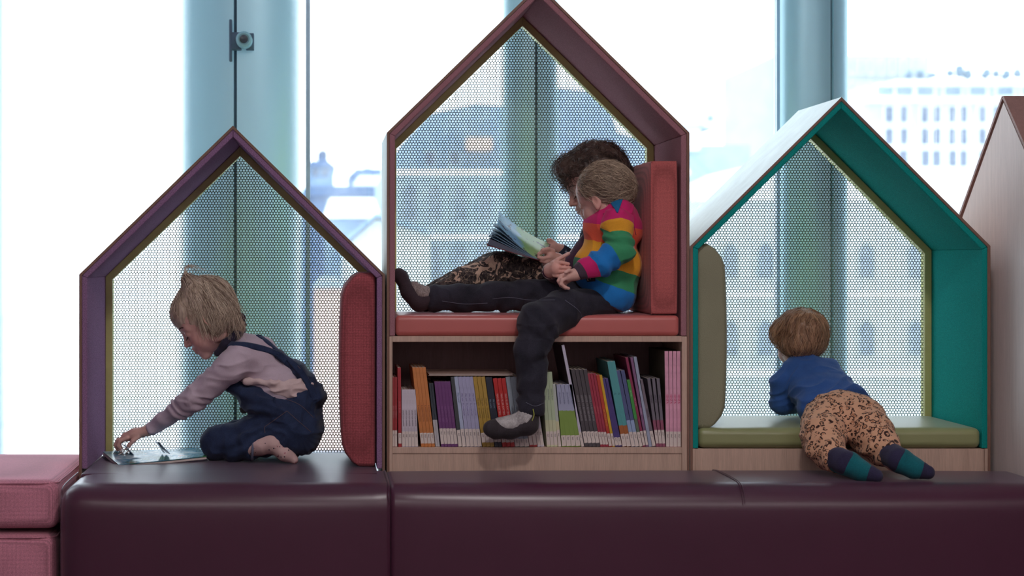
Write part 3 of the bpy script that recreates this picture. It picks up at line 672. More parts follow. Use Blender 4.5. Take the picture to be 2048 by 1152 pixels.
# ------------------------------------------------------------------ books on the shelf
M_white = plain('label_paper', srgb(222, 208, 200), .7); M_pages = plain('page_edges', srgb(205, 190, 175), .8); M_ink = plain('dark_ink', srgb(60, 48, 60), .8)
BK = {}
def bookmat(c, c2=None, at=.5):
    key = (c, c2, at)
    if key not in BK:
        nm = 'book_cover'; n = N(nm, .38, 0, .5)
        if c2 is None: a = n.noise(30, 3); n.color(n.ramp(a, [(.3, dk(srgb(*c), .85)), (.7, dk(srgb(*c), 1.12))]))
        else:
            x = n.node('ShaderNodeSeparateXYZ'); n.l(n.co(), x.inputs[0]); n.color(n.ramp(x.outputs[2], [(0, srgb(*c2)), (at, srgb(*c))], 'CONSTANT'))
        BK[key] = n.m
    return BK[key]
INK = {}
def inkmat(c):
    if c not in INK: INK[c] = plain('title_ink', srgb(*c), .7)
    return INK[c]
ORD = ['first', 'second', 'third', 'fourth', 'fifth', 'sixth', 'seventh', 'eighth']
TXT = {}
def textmesh(txt, size, ext, m):
    k = (txt, round(size, 5), m.name)
    if k not in TXT:
        c = bpy.data.curves.new('lettering', 'FONT'); c.body = txt; c.size = size; c.align_x = 'CENTER'; c.align_y = 'CENTER'; c.extrude = ext; c.resolution_u = 1
        t = bpy.data.objects.new('lettering', c); me = bpy.data.meshes.new_from_object(t); me.name = 'lettering'; me.materials.clear(); me.materials.append(m); bpy.data.objects.remove(t); bpy.data.curves.remove(c); TXT[k] = me
    return TXT[k]
def title(txt, x, z, h, m, parent, size, y):
    o = link('title_lettering', textmesh(txt, size, .0001, m), None, parent)
    o.location = (x, y, z); o.rotation_euler = (PI/2, PI/2, 0); return o
BOOKZ = fz(895)
def book(xt, xb_, yt, wpx, c, label, group, ttl=None, tcol=(60, 50, 60), c2=None, at=.5, lab=26, foot=0, dep=.19, tpos=.5, y0=.012, scale=1.0, code='Hcf', side=None):
    """xt, xb_: columns of the spine's left edge at top and bottom; yt: row of its top"""
    X0, X1, Z1 = fx(xb_), fx(xt), fz(yt); wd = wpx/PX; lean = math.atan2(X0-X1, Z1-BOOKZ); hh = math.hypot(X0-X1, Z1-BOOKZ)
    if lean > 0: loc = (X0+wd/2*math.cos(lean), y0, BOOKZ+wd/2*math.sin(lean)*1.0+.0004)
    else: loc = (X0+wd/2, y0, BOOKZ+.0004)
    e = empty('book', loc, label, 'book', group); e.rotation_euler = (0, -lean, 0)
    m = bookmat(c, c2, at*hh) if c2 else bookmat(c)
    t = min(.0012, wd*.18)
    cvo = MB().box(-wd/2, wd/2, 0, .0016, 0, hh).box(-wd/2, -wd/2+t, .0016, dep, 0, hh).box(wd/2-t, wd/2, .0016, dep, 0, hh).build('cover', [m, bookmat(side) if side else m], e, bevel=.0006, seg=2)
    for pi in range(6, 18): cvo.data.polygons[pi].material_index = 1
    MB().box(-wd/2+t, wd/2-t, .0018, dep-.003, .002, hh-.002).build('page_block', M_pages, e)
    if lab:
        l0 = (foot)/PX; lh = lab/PX
        MB().box(-wd/2+.0003, wd/2-.0003, -.0006, .0002, l0+.001, l0+lh).build('spine_label', M_white, e)
        if wd > .0065: title(code, 0, l0+lh*.72, 0, M_ink, e, min(.006, wd*.7), -.0009)
    if ttl: title(ttl, 0, hh*tpos, 0, inkmat(tcol), e, min(.0085, wd*.78)*scale, -.0004)
    return e
def run(n, desc, group, x0, x1, xb0, xb1, yt, c, **kw):
    """n alike volumes; x0..x1 left edges of the tops, xb0..xb1 of the feet (x1 and xb1 are the right ends)"""
    for i in range(n):
        wpx = (xb1-xb0)/n*.95; v = kw.copy(); yy = yt[i] if isinstance(yt, (list, tuple)) else yt
        book(x0+(x1-x0)*i/n, xb0+(xb1-xb0)*i/n, yy, wpx, c, f'{desc}, {ORD[i]} of {n} from the left' if n > 1 else desc, group, **v)
G = 'books on the low shelf'
run(2, 'short red paperback at the left end of the shelf', G, 785.5, 795, 785.5, 795, 755, (160, 52, 56), lab=33, ttl='LEGO NINJAGO', tcol=(200, 140, 140), y0=.014)
run(1, 'tall red paperback near the left end of the shelf', G, 795.5, 803, 797, 804, 736, (172, 52, 58), lab=22, foot=6, ttl='ROD BOK', tcol=(210, 120, 120))
run(5, 'thin white volume beside the red paperbacks', G, 803.5, 831.5, 804.5, 837, 780, (205, 195, 205), lab=30, foot=1, ttl='LASSE OCH HANNA', tcol=(90, 80, 95), scale=.75)
run(4, 'tall orange hardback leaning left', G, 825, 852, 843, 871, 736, (205, 128, 70), lab=22, foot=6, ttl='KAKMONSTER', tcol=(140, 80, 50), tpos=.42, dep=.22)
run(2, 'thin dark grey booklet between orange and purple books', G, 858.5, 867.5, 872, 881, 768, (58, 66, 76), lab=0, c2=(190, 188, 192), at=.42, y0=.02)
run(5, 'purple hardback in the purple series', G, 869, 901, 883, 917, [764]*5, (112, 62, 118), lab=32, foot=5, ttl='MAGISKA BOKEN', tcol=(150, 100, 150), scale=.8)
run(1, 'narrow dark green book beside the purple series', G, 902, 909, 917.5, 925, 755, (68, 72, 74), lab=34)
run(1, 'pale blue book with thin lettering, first of the pale blue books', G, 909, 916, 925.5, 933, 754.5, (176, 186, 212), lab=36, ttl='Min bror', tcol=(100, 110, 150), tpos=.7)
run(4, 'pale lavender book of the pale blue series', G, 916.5, 946, 933.5, 965, 754.5, (170, 168, 200), lab=36, ttl='Mio min   Pa resan hem', tcol=(110, 95, 150), tpos=.6, scale=.8)
run(3, 'mustard yellow hardback', G, 946.5, 971, 966, 990, 754.5, (176, 142, 62), lab=20, foot=8, ttl='Min gula   Ett aventyr', tcol=(110, 80, 40), tpos=.55, scale=.8)
run(2, 'black hardback beside the mustard books', G, 971.5, 984, 990.5, 1005, 756, (38, 44, 58), lab=14, foot=9, ttl='Min svarta', tcol=(140, 160, 180), tpos=.62, scale=.8)
run(3, 'bright red hardback with white title', G, 986.5, 1012, 1006, 1031, 758, (190, 42, 40), lab=12, foot=8, ttl='MAX ELLER KATTEN', tcol=(225, 190, 185), tpos=.62, scale=.8)
run(3, 'grey blue book behind the dangling leg', G, 1012, 1040, 1031.5, 1060, 755, (150, 160, 170), lab=16, ttl='GRABLA', tcol=(90, 90, 100))
run(2, 'red book half hidden by the foot', G, 1045, 1062, 1060.5, 1076, 790, (180, 60, 62), lab=34, foot=3)
run(2, 'thin white book right of the dangling foot', G, 1062, 1075, 1076.5, 1090, 800, (208, 200, 208), lab=34, foot=3)
run(3, 'pale green hardback leaning left', G, 1084, 1105, 1095, 1117, 745, (186, 202, 168), lab=28, foot=3, c2=(206, 208, 170), at=.35, ttl='SAGOR FRAN', tcol=(120, 130, 130), tpos=.7, scale=.7)
run(1, 'slim pale green volume', G, 1105.5, 1113, 1117.5, 1124, 769, (190, 196, 188), lab=34, c2=(210, 205, 165), at=.4)
run(4, 'lavender and green two coloured book', G, 1114, 1144, 1125, 1163, 770, (168, 172, 200), lab=22, foot=1, c2=(132, 160, 76), at=.575, ttl='LILLA BOKEN', tcol=(90, 95, 130), tpos=.78, scale=.7)
run(1, 'very tall thin white book sticking out above the others', G, 1124, 1131, 1164, 1170, 691, (202, 196, 214), lab=30, dep=.22, side=(60, 50, 62))
run(4, 'charcoal hardback with grey lettering', G, 1143, 1176, 1171, 1202, 740, (78, 72, 76), lab=24, foot=7, ttl='LANGE OG BJORKLANGE', tcol=(170, 165, 170), tpos=.5, scale=.8)
run(3, 'raspberry red hardback', G, 1175.5, 1193, 1202.5, 1219, 748, (164, 52, 72), lab=26, foot=4, ttl='LILLA ROSA', tcol=(215, 130, 130), scale=.7)
run(1, 'orange red book beside the raspberry books', G, 1193.5, 1199, 1219.5, 1226, 751, (190, 66, 48), lab=26, foot=1, ttl='EN TOKIG BOK OM', tcol=(235, 180, 80), tpos=.4, scale=.8)
run(1, 'narrow yellow book beside the violet ones', G, 1200, 1205, 1226.5, 1232, 751.5, (214, 170, 42), lab=26, foot=1)
run(2, 'dark violet hardback', G, 1206, 1215, 1232.5, 1246, 758, (76, 62, 124), lab=17, foot=2)
run(2, 'tall turquoise book with brown foot', G, 1215.5, 1230, 1246.5, 1264, 724, (84, 158, 160), lab=26, c2=(168, 98, 50), at=.24, ttl='G', tcol=(40, 80, 90), tpos=.62, dep=.22)
run(2, 'slate blue hardback', G, 1234, 1252, 1264.5, 1280, 742, (84, 92, 134), lab=30, c2=(150, 170, 206), at=.34)
run(1, 'bright green book beside the tall wine red one', G, 1255, 1262.5, 1280.5, 1287, 761, (66, 150, 70), lab=30, c2=(96, 110, 92), at=.4, ttl='GRONA', tcol=(160, 220, 160), tpos=.8, scale=.8)
run(1, 'tall wine red book left of the mauve one', G, 1252, 1261.5, 1287.5, 1293, 716, (142, 46, 82), lab=30, foot=2, ttl='Mitt andra', tcol=(210, 150, 170), dep=.22)
run(1, 'tall mauve book beside the wine red one', G, 1262, 1268, 1293.5, 1299, 716, (132, 92, 128), lab=30, foot=3, ttl='MANNEN', tcol=(220, 190, 220), tpos=.4, scale=.8, dep=.22)
run(1, 'tall pale blue book with a beige top', G, 1268.5, 1274.5, 1299.5, 1306, 715, (160, 168, 190), lab=0, dep=.22)
run(1, 'leaning grey book beside the pale blue one', G, 1280, 1287, 1306.5, 1313.5, 760, (122, 110, 120), lab=31, foot=1, ttl='HEMMA', tcol=(70, 62, 78))
run(3, 'grey and pink book beside the pink set', G, 1296, 1324, 1314, 1333, 758, (112, 106, 116), lab=28, foot=6, c2=(146, 80, 104), at=.38, ttl='HEMMA', tcol=(66, 60, 76), tpos=.7)
run(4, 'tall pale pink hardback at the right shelf end', G, 1330.5, 1363.2, 1333.5, 1363.4, 703, (226, 162, 186), lab=31, ttl='SENTA', tcol=(200, 30, 90), tpos=.5, scale=1.1, dep=.25, y0=.01, side=(92, 88, 70))
e = empty('book', (fx(943), .01, fz(752.2)), 'thin picture book lying flat across the tops of the upright books', 'book', None); 
MB().box(fx(857)-fx(943), fx(1028)-fx(943), 0, .2, 0, .0012).box(fx(857)-fx(943), fx(1028)-fx(943), 0, .2, .0062, .0074).build('cover', bookmat((168, 140, 128)), e, bevel=.0004)
MB().box(fx(859)-fx(943), fx(1026)-fx(943), .002, .198, .0013, .0061).build('page_block', bookmat((150, 96, 92), (176, 160, 150), .004), e)
# ------------------------------------------------------------------ people
sk = N('skin', .5, 0, .35); sk.b.inputs['Subsurface Weight'].default_value = .08; sk.b.inputs['Subsurface Radius'].default_value = (.01, .004, .002)
sv = sk.attr('col', 'Color'); sn = sk.noise(45, 4); sk.color(sk.mix(.5, sv, sk.ramp(sn, [(.3, (.8, .74, .72, 1)), (.7, (1.0, 1.0, 1.0, 1))]), 'MULTIPLY')); M_skin = sk.m
def hairmat(name, c0, c1, rough=.42):
    n = N(name, rough, 0, .45); a = n.attr('tone'); b = n.noise(60, 3); n.color(n.ramp(n.mix(.35, a, b), [(.15, srgb(*c0)), (.8, srgb(*c1))])); return n.m
M_hA = hairmat('blond_hair', (124, 100, 84), (242, 222, 198)); M_hB = hairmat('dark_brown_hair', (38, 30, 30), (124, 100, 88)); M_hC = hairmat('fair_brown_hair', (84, 64, 54), (216, 192, 166)); M_hD = hairmat('auburn_hair', (92, 60, 44), (206, 162, 126))
M_lash = plain('lash_brow_hair', srgb(70, 48, 42), .7)
def frame(f, u):
    f = np.array(f, float); f /= np.linalg.norm(f); u = np.array(u, float); u -= f*(u@f); u /= np.linalg.norm(u); return np.array([f, np.cross(u, f), u])   # rows: forward, left, up
def head(C, M, s):
    """a child's head: skull, face, jaw, nose, lips, lids, ears. Local frame: x forward, y to its left, z up"""
    def W(*v): return C+np.array(v)@M*s
    E = lambda c, r, k=.012, neg=False, rot=None: Ell(W(*c), np.array(r)*s, M if rot is None else rot@M, k*s, neg=neg)
    K = lambda a, b, ra, rb, k=.008: Cap(W(*a), W(*b), ra*s, rb*s, k*s)
    h = [E((-.012, 0, .035), (.090, .073, .079), .02), E((.028, 0, .030), (.054, .060, .054), .02), E((.034, 0, -.022), (.043, .052, .055), .02), E((.028, 0, -.056), (.044, .040, .030), .02)]
    for y in (-1, 1):
        h += [E((.046, y*.030, -.036), (.028, .024, .026), .014), E((-.005, y*.05, -.04), (.03, .014, .035), .02), K((.068, y*.012, .014), (.058, y*.042, .012), .012, .009, .012)]
    h += [E((.064, 0, -.080), (.016, .018, .014), .014), E((.062, 0, -.052), (.023, .028, .022), .014)]
    for y in (-1, 1): h += [E((.090, y*.030, -.004), (.018, .013, .011), .010, True), E((.064, y*.0295, -.004), (.0135, .015, .0125), .004)]
    h += [K((.077, 0, .004), (.088, 0, -.020), .006, .0075, .010), E((.092, 0, -.026), (.0085, .0085, .0075), .007)]
    for y in (-1, 1): h += [E((.085, y*.009, -.029), (.007, .0055, .0055), .005)]
    h += [E((.0815, 0, -.0455), (.0075, .016, .0048), .005), E((.0790, 0, -.0555), (.0080, .014, .0052), .005), E((.0885, 0, -.0505), (.006, .016, .0011), .002, True)]
    for y in (-1, 1):
        c, r_ = math.cos(.3), math.sin(.3); rt = np.array([[c, y*r_*.8, 0], [-y*r_*.8, c, 0], [0, 0, 1]])
        h += [E((-.006, y*.073, -.004), (.0145, .0062, .0235), .004, rot=rt), E((-.003, y*.081, .001), (.0080, .006, .013), .004, True), E((-.002, y*.074, -.022), (.008, .006, .010), .004)]
    return h
def headpaint(V, col, C, M, s, base, rosy=.5):
    L = (V-C)@M.T/s; x, y, z = L[:, 0], np.abs(L[:, 1]), L[:, 2]
    inside = (np.abs(L).max(1) < .14)
    def blob(cx, cy, cz, rx, ry, rz): return np.clip(1.6-1.6*np.sqrt(((x-cx)/rx)**2+((y-cy)/ry)**2+((z-cz)/rz)**2), 0, 1)*inside
    def put(m, c): col[:] = col*(1-m[:, None])+np.array(c)[None]*m[:, None]
    b = np.array(base)
    put(blob(.06, .036, -.034, .035, .03, .03)*rosy*.6, b*[1.0, .72, .70]); put(blob(.092, 0, -.027, .012, .016, .012)*rosy*.5, b*[1, .75, .72])
    put(blob(.083, 0, -.0500, .014, .020, .0105)*.85, b*[.78, .42, .42]); put(blob(-.005, .080, -.005, .03, .02, .035)*.4, b*[1, .7, .66])
    put(blob(.078, .030, -.010, .012, .016, .0035)*.9, b*[.30, .22, .2]); put(blob(.078, .03, .002, .016, .018, .008)*.25, b*[.8, .6, .58])
def lashes(C, M, s, m, parent, off, sides=(1,)):
    def W(*v): return C+np.array(v)@M*s
    mb = MB(); rs = np.random.RandomState(5)
    for y in sides:
        for t in np.linspace(-1, 1, 13):
            a = W(.077-.004*t*t, y*(.030+.012*t), -.0095); b = W(.085-.003*t*t, y*(.031+.015*t), -.0145); mb.tube([a, (a+b)/2+np.array([0, 0, -.0006]), b], [.0005*s, .0004*s, .0002*s], 4)
        mb.tube([W(.0775-.0045*t*t, y*(.030+.0125*t), -.0092) for t in np.linspace(-1, 1, 9)], .0008*s, 5)
        for t in np.linspace(-1, 1, 26):
            z = .019+.004*(1-t*t)+rs.uniform(-.001, .001); a = W(.0805-.010*max(0, t+.1)-.002*t*t, y*(.030+.017*t), z); b = a+(W(-.003, y*.006, .0018)-C)
            mb.tube([a, b], [.00065*s, .0003*s], 4)
    mb.build('eyelash_and_brow', m, parent, off, smooth=True)
def limb(pts, rs_, k=.014, cut=(0, 0), sq=None):
    n = len(pts); return [Cap(pts[i], pts[i+1], rs_[i], rs_[i+1], k, (cut[0] if i == 0 else 0, cut[1] if i == n-2 else 0), sq=sq) for i in range(n-1)]
def PL(*a): return [P(*q) for q in a]
def r(px): return px/PX*.965
def fingers(specs, r0=.0056, k=.004):
    out = []
    for sp in specs:
        rr = np.linspace(r0*sp[0], r0*sp[0]*.82, len(sp[1])); out += limb(sp[1], rr, k)
    return out
def folds(amp, freqs, seed=0, extra=None):
    """soft cloth creases as displacement"""
    fs = np.array(freqs, float)
    def f(V):
        q = V+ .02*(vnoise(V*14, seed+9)[:, None]-.5); n = vnoise(q*fs, seed); n2 = vnoise(q*fs*2.1+7, seed+1)
        d = amp*((1-np.abs(2*n-1))**2*1.5-.6+(n2-.5)*.55)
        if extra is not None: d = d+extra(V)
        return d
    return f
def denim(name, c, c2, fade=.5):
    n = N(name, .85, 0, .2); a = n.noise(16, 4); b = n.noise(500, 2, .6); t = n.mix(.4, a, b); n.color(n.ramp(t, [(.3, srgb(*c)), (.72, srgb(*c2))])); n.bump(b, .35, .001); n.sheen(.1); return n.m
def cotton(name, c, con=.12, fine=600):
    n = N(name, .9, 0, .2); a = n.noise(22, 4); b = n.noise(fine, 2); t = n.mix(.5, a, b); n.color(n.ramp(t, [(.3, dk(srgb(*c), 1-con)), (.7, dk(srgb(*c), 1+con))])); n.bump(b, .3, .001); n.sheen(.12); return n.m
M_stitch = plain('denim_stitching', srgb(108, 86, 84), .8); M_shirtA = cotton('pale_grey_jersey', (196, 178, 190)); M_denA = denim('indigo_denim', (24, 32, 56), (52, 66, 98)); M_hem = cotton('pink_beige_jersey', (216, 192, 190))
SKIN = np.array(srgb(222, 176, 164)[:3]); SKINd = np.array(srgb(206, 160, 148)[:3])
def skincol(C, M, s, base, rosy=.5, tint=()):
    def f(V):
        col = np.tile(base, (len(V), 1)); headpaint(V, col, C, M, s, base, rosy)
        for c, rad, cc in tint:
            m = np.clip(1.5-np.linalg.norm(V-c, axis=1)/rad*1.5, 0, 1)[:, None]; col = col*(1-m)+np.array(cc)*m
        return col
    return f
# ================================================================= girl in dungarees, kneeling in the left house
YA = .20; CA = P(415, 637, YA); MA = frame((-.80, .0, -.60), (-.60, 0, .80)); sA = 1.06
oA = P(560, 915, YA); oA[2] = BT+.002
hA = head(CA, MA, sA)
neck = limb(PL((470, 690, .2), (432, 655, .2)), (.034, .036), .02)
sh = P(470, 722, .115); el = P(385, 800, .16); wr = P(296, 861, .26)
arm = limb([sh, el, wr], (.030, .024, .0155))
palm = limb(PL((296, 861, .26), (270, 868, .27), (252, 874, .275)), (.0155, .017, .015), .010, sq=(np.array([0, 1., 0]), 1.35))
fng = fingers([(1.0, PL((254, 876, .25), (240, 882, .25), (236, 891, .252), (241, 899, .256))), (1.05, PL((252, 874, .265), (236, 880, .267), (231, 890, .27), (235, 900, .272))),
               (1.0, PL((252, 875, .282), (235, 882, .286), (232, 892, .288), (238, 899, .288))), (.85, PL((256, 876, .296), (243, 882, .302), (239, 890, .302), (244, 896, .30))),
               (1.15, PL((276, 874, .25), (266, 882, .246), (259, 890, .248), (254, 897, .252)))], .0062)
fsh = P(486, 700, .29); fel = P(488, 775, .34); fwr = P(494, 800, .30)
farm = limb([fsh, fel, fwr], (.03, .024, .015))
fpalm = limb(PL((494, 800, .3), (502, 812, .28)), (.015, .016), .01)+fingers([(1, PL((505, 812, .27), (514, 816, .262), (516, 823, .262))), (1, PL((504, 815, .28), (512, 820, .275), (512, 827, .272))), (1, PL((502, 817, .29), (508, 824, .288), (507, 829, .284))), (.9, PL((500, 818, .298), (504, 826, .298))), (1.1, PL((498, 808, .268), (503, 815, .258), (508, 819, .255)))])
torso = [Ell(P(507, 722, .2), (r(50), .075, r(45)), k=.03), Ell(P(560, 770, .2), (r(50), .078, r(48)), k=.03)]+limb(PL((505, 720, .2), (590, 850, .2)), (r(42), r(50)), .03)
legs = limb(PL((592, 862, .15), (440, 884, .2)), (r(42), r(27)))+limb(PL((438, 888, .2), (512, 894, .13)), (r(25), r(17)))+limb(PL((592, 862, .28), (450, 878, .33)), (r(42), r(27)))
nearfoot = limb(PL((512, 894, .13), (544, 886, .115), (572, 906, .11), (590, 921, .108)), (r(17), r(17), r(13), r(7.5)), .012)
body = body_mesh('person', torso+neck+arm+palm+fng+farm+fpalm+legs+hA, .0026, M_skin, off=oA, attrs=dict(col=skincol(CA, MA, sA, SKIN, .5)), key='A')
body.location = oA; tag(body, 'blond child in denim dungarees kneeling and leaning over a pop-up book in the left house', 'person')
lashes(CA, MA, sA, M_lash, body, oA)
# shirt
shirt = [Ell(P(508, 720, .2), (r(58), .092, r(50)), k=.03), Ell(P(560, 772, .2), (r(60), .094, r(54)), k=.03)]+limb(PL((470, 692, .2), (505, 718, .2)), (.050, .066), .02)+limb(PL((505, 722, .2), (588, 820, .2)), (r(50), r(56)), .03)
shirt += limb([P(482, 716, .13), P(462, 733, .115), el, P(303, 857, .255)], (.050, .044, .036, .0215), .018, (0, 1))+limb([fsh, fel, P(492, 796, .305)], (.044, .034, .022), .015, (0, 1))
shirt += [Plane(P(452, 684, .2), (-.85, 0, .5), .062, .006)]
fa = folds(.0042, (14, 10, 38), 3)
def sleevef(V):
    d = (P(303, 857, .255)-sh); L_ = np.linalg.norm(d); d /= L_; t = (V-sh)@d; on = (t > .02) & (t < L_*1.02) & (np.abs((V-sh)-t[:, None]*d).max(1) < .06)
    return np.where(on, .0022*np.sin(t*115+vnoise(V*16, 5)*16)*np.clip((t-.02)*9, 0, 1), 0)
shA = body_mesh('long_sleeved_shirt', shirt, .0034, M_shirtA, body, off=oA, disp=lambda V: fa(V)+sleevef(V), key='Ash')
# dungarees
dun = [Ell(P(594, 856, .2), (r(58), .102, r(60)), k=.03), Ell(P(602, 800, .2), (r(44), .100, r(62)), k=.03)]+limb(PL((588, 862, .145), (515, 872, .16), (434, 887, .2)), (r(52), r(42), r(35)), .02)
dun += limb(PL((432, 889, .205), (470, 892, .17), (508, 894, .135)), (r(34), r(31), r(26)), .012, (0, 1))+limb(PL((592, 862, .28), (450, 878, .33)), (r(50), r(34)), .02)
dun += limb(PL((468, 768, .2), (520, 800, .2), (575, 830, .2)), (r(22), r(34), r(42)), .02, sq=(np.array([0, 1., 0]), 2.2))
dun += limb(PL((556, 708, .17), (598, 742, .185), (632, 790, .2)), (r(9), r(15), r(22)), .012, sq=(np.array([0, 1., 0]), 3.2))
fd = folds(.0040, (22, 12, 30), 11)
def kneef(V):
    a = P(600, 850, .2); v = V-a; ang = np.arctan2(v[:, 2], -v[:, 0]); rad = np.linalg.norm(v[:, [0, 2]], axis=1); return .0026*np.sin(ang*26+rad*50+vnoise(V*16, 2)*5)*np.clip(rad*7-.2, 0, 1)
duA = body_mesh('dungarees', dun, .0034, M_denA, body, off=oA, disp=lambda V: fd(V)+kneef(V), key='Adu')
ps = np.array([P(508, 894, .135)+r(27)*1.0*(math.cos(a)*np.array([0.06, 1, 0])+math.sin(a)*np.array([.12, 0, 1])) for a in np.linspace(0, 2*PI, 33)])
MB().tube(ps, .0042, 6).build('trouser_cuff', denim('faded_denim', (70, 80, 108), (120, 120, 140)), duA, oA, smooth=True)
M_sock = N('printed_sock', .9); q = M_sock.noise(60, 2); z = M_sock.vor(70, 'F1', 1); c_ = M_sock.mix(M_sock.math('GREATER_THAN', q, .66), srgb(206, 172, 168), srgb(168, 104, 112)); c_ = M_sock.mix(M_sock.math('LESS_THAN', z, .16), c_, srgb(62, 50, 62)); M_sock.color(c_); M_sockA = M_sock.m
body_mesh('sock', limb(PL((503, 894, .138), (524, 889, .125), (544, 885, .115), (571, 907, .11), (588, 920, .106)), (r(20), r(21), r(20), r(15.5), r(9)), .012, sq=(np.array([0, 1., 0]), 1.25)), .003, M_sockA, body, off=oA, disp=folds(.0016, (40, 20, 30), 8))
body_mesh('sock', limb(PL((556, 892, .24), (574, 893, .225), (590, 905, .22)), (r(16), r(17), r(12)), .012), .003, M_sockA, body, off=oA)
tA = bvh('Ash', 'Adu')
band('shoulder_strap', tA, [(432, 700), (446, 690), (480, 688), (520, 696), (552, 706), (572, 722)], .020, .0036, M_denA, duA, oA)
band('shoulder_strap', tA, [(489, 664), (505, 664), (530, 680), (556, 702), (590, 730), (618, 768), (630, 800)], .021, .0034, M_denA, duA, oA, 36)
seam('strap_stitching', tA, [(560, 700), (592, 728), (619, 764), (634, 800)], .0010, M_stitch, duA, oA)
hem = limb(PL((492, 763, .125), (520, 764, .115), (548, 769, .108)), (r(6), r(6), r(8)), .012)+limb(PL((556, 776, .112), (590, 777, .114), (618, 774, .13)), (r(16), r(21), r(10)), .012, sq=(np.array([0, 1., 0]), .42))
body_mesh('shirt_hem', hem, .0028, M_hem, shA, off=oA, disp=folds(.0052, (34, 20, 46), 21))
tD = bvh('Adu'); 
for pts in ([(529, 854), (552, 838), (574, 822)], [(574, 822), (592, 838), (622, 864)], [(529, 854), (530, 866)], [(546, 800), (552, 796), (570, 798), (600, 810), (628, 836)]): seam('pocket_stitching', tD, pts, .0008, M_stitch, duA, oA)
MB().box(*[v for a, b in zip(P(546, 808, .095), P(551, 794, .1)) for v in sorted((a, b))]).build('belt_loop', M_denA, duA, oA, bevel=.001)
# dark neck scarf of the shirt collar, scrunchie, hair
M_dark = cotton('dark_collar_knit', (46, 42, 58))
body_mesh('dark_collar', limb(PL((434, 706, .15), (452, 686, .14), (474, 668, .15)), (r(7), r(9), r(8)), .01)+limb(PL((474, 668, .15), (486, 660, .19)), (r(8), r(8)), .01), .003, M_dark, shA, off=oA, disp=folds(.002, (50, 50, 50), 4))
hcap = [Ell(CA+np.array([-.014, 0, .033])@MA*sA, np.array([.092, .0775, .082])*sA, MA, .02), Ell(P(448, 634, .19), (r(28), .066, r(34)), k=.03), Cap(P(372, 560, .19), P(398, 584, .165), r(10), r(26), .02), Cap(P(398, 584, .165), P(442, 620, .155), r(26), r(26), .02), Cap(P(442, 624, .155), P(474, 652, .165), r(25), r(16), .02)]
hcap += [Ell(P(431, 648, .128), (.024, .013, .030), k=.02), Ell(CA+np.array([.029, 0, .044])@MA*sA, np.array([.0575, .063, .0545])*sA, MA, .012)]
face_out = Ell(CA+np.array([.082, 0, -.052])@MA*sA, np.array([.068, .11, .078])*sA, MA, .008, neg=True)
hairA = body_mesh('hair', hcap+[face_out], .0036, M_hA, body, off=oA, attrs=dict(tone=lambda V: .15+.6*vnoise(V@np.array([[60, 0, 20], [0, 60, 0], [-20, 0, 14.]]), 3)), disp=folds(.0022, (70, 60, 14), 5))
rs = np.random.RandomState(11)
bun = P(372, 552, .19)
def bez(a, b, c, d, n): t = np.linspace(0, 1, n)[:, None]; return (1-t)**3*a+3*t*(1-t)**2*b+3*t*t*(1-t)*c+t**3*d
cur = []
for i in range(900):                    # the tail thrown back over the head
    u = rs.uniform(); v = rs.uniform(); a = bun+rs.normal(size=3)*.004
    e_ = P(405+u*80+rs.normal()*5, 668-u*28+rs.normal()*9, .2-.085*math.sqrt(1-v*v*.8)*(1-.35*u)+(.10 if rs.uniform() < .25 else 0))
    b_ = P(366+u*42, 560-u*4+rs.normal()*3, .19-.05*(1-v)); c_ = P(386+u*80, 600-u*18+rs.normal()*6, .2-.10*(1-v*.6))
    cur.append(bez(a, b_, c_, e_, 14))
cur = np.array(cur); fl = cur.reshape(-1, 3); d_ = evalf(hcap, fl); pj, _ = project(hcap, fl, .002, 2); low = (d_ < .0015)[:, None]; fl = np.where(low, pj+rs.uniform(0, .004, (len(fl), 1))*0, fl); fl[:, :] += 0; cur = fl.reshape(cur.shape)
for i in range(1, cur.shape[1]-1): cur[:, i] = (cur[:, i-1]+2*cur[:, i]+cur[:, i+1])/4
strand_obj('long_strands', cur, rs.uniform(.0006, .0014, len(cur)), M_hA, hairA, oA)
roots = []
while len(roots) < 420:                 # hair combed up from brow and temples to the knot
    L_ = np.array([rs.uniform(-.06, .088), rs.uniform(-.075, .075), rs.uniform(.0, .10)]); 
    if L_[0] > .03 and L_[2] < .045: continue
    roots.append(CA+L_@MA*sA)
roots, _ = project([hcap[0]], np.array(roots), .001, 3)
g1 = grow(hcap, roots, lambda p: (bun-p)/(np.linalg.norm(bun-p, axis=1)[:, None]+.02), 10, .0085, .0006, .001, .15, 3)
strand_obj('combed_strands', g1, .0006, M_hA, hairA, oA)
rt_ = np.array([P(rs.uniform(400, 492), rs.uniform(552, 640), rs.uniform(.08, .2)) for _ in range(800)]); rt_, _ = project(hcap, rt_, .001, 5); src = P(366, 540, .19)
g1 = grow(hcap, rt_, lambda p: (p-src)/np.linalg.norm(p-src, axis=1)[:, None]+np.array([-.05, 0, -.35]), 14, .0062, .0008, .002, .16, 8, .008, .18)
strand_obj('side_strands', g1, rs.uniform(.0005, .001, len(g1)), M_hA, hairA, oA)
cur = []
for i in range(60):                    # loose curls at nape and round the ear
    x = rs.uniform(430, 486); a = P(x, 640+rs.normal()*6, .11+rs.uniform(0, .03)); t = np.linspace(0, 1, 16); sg = rs.choice([-1, 1]); R_ = rs.uniform(2, 6); ph = rs.uniform(0, 6)
    pts = np.array([P(x+R_*math.sin(q*4+ph)-(14 if x < 455 else -4)*q*q, 632+q*rs.uniform(44, 50)*0+q*46, .108+.012*q+.005*math.sin(i)) for q in t]); cur.append(pts+rs.normal(size=3)*.003)
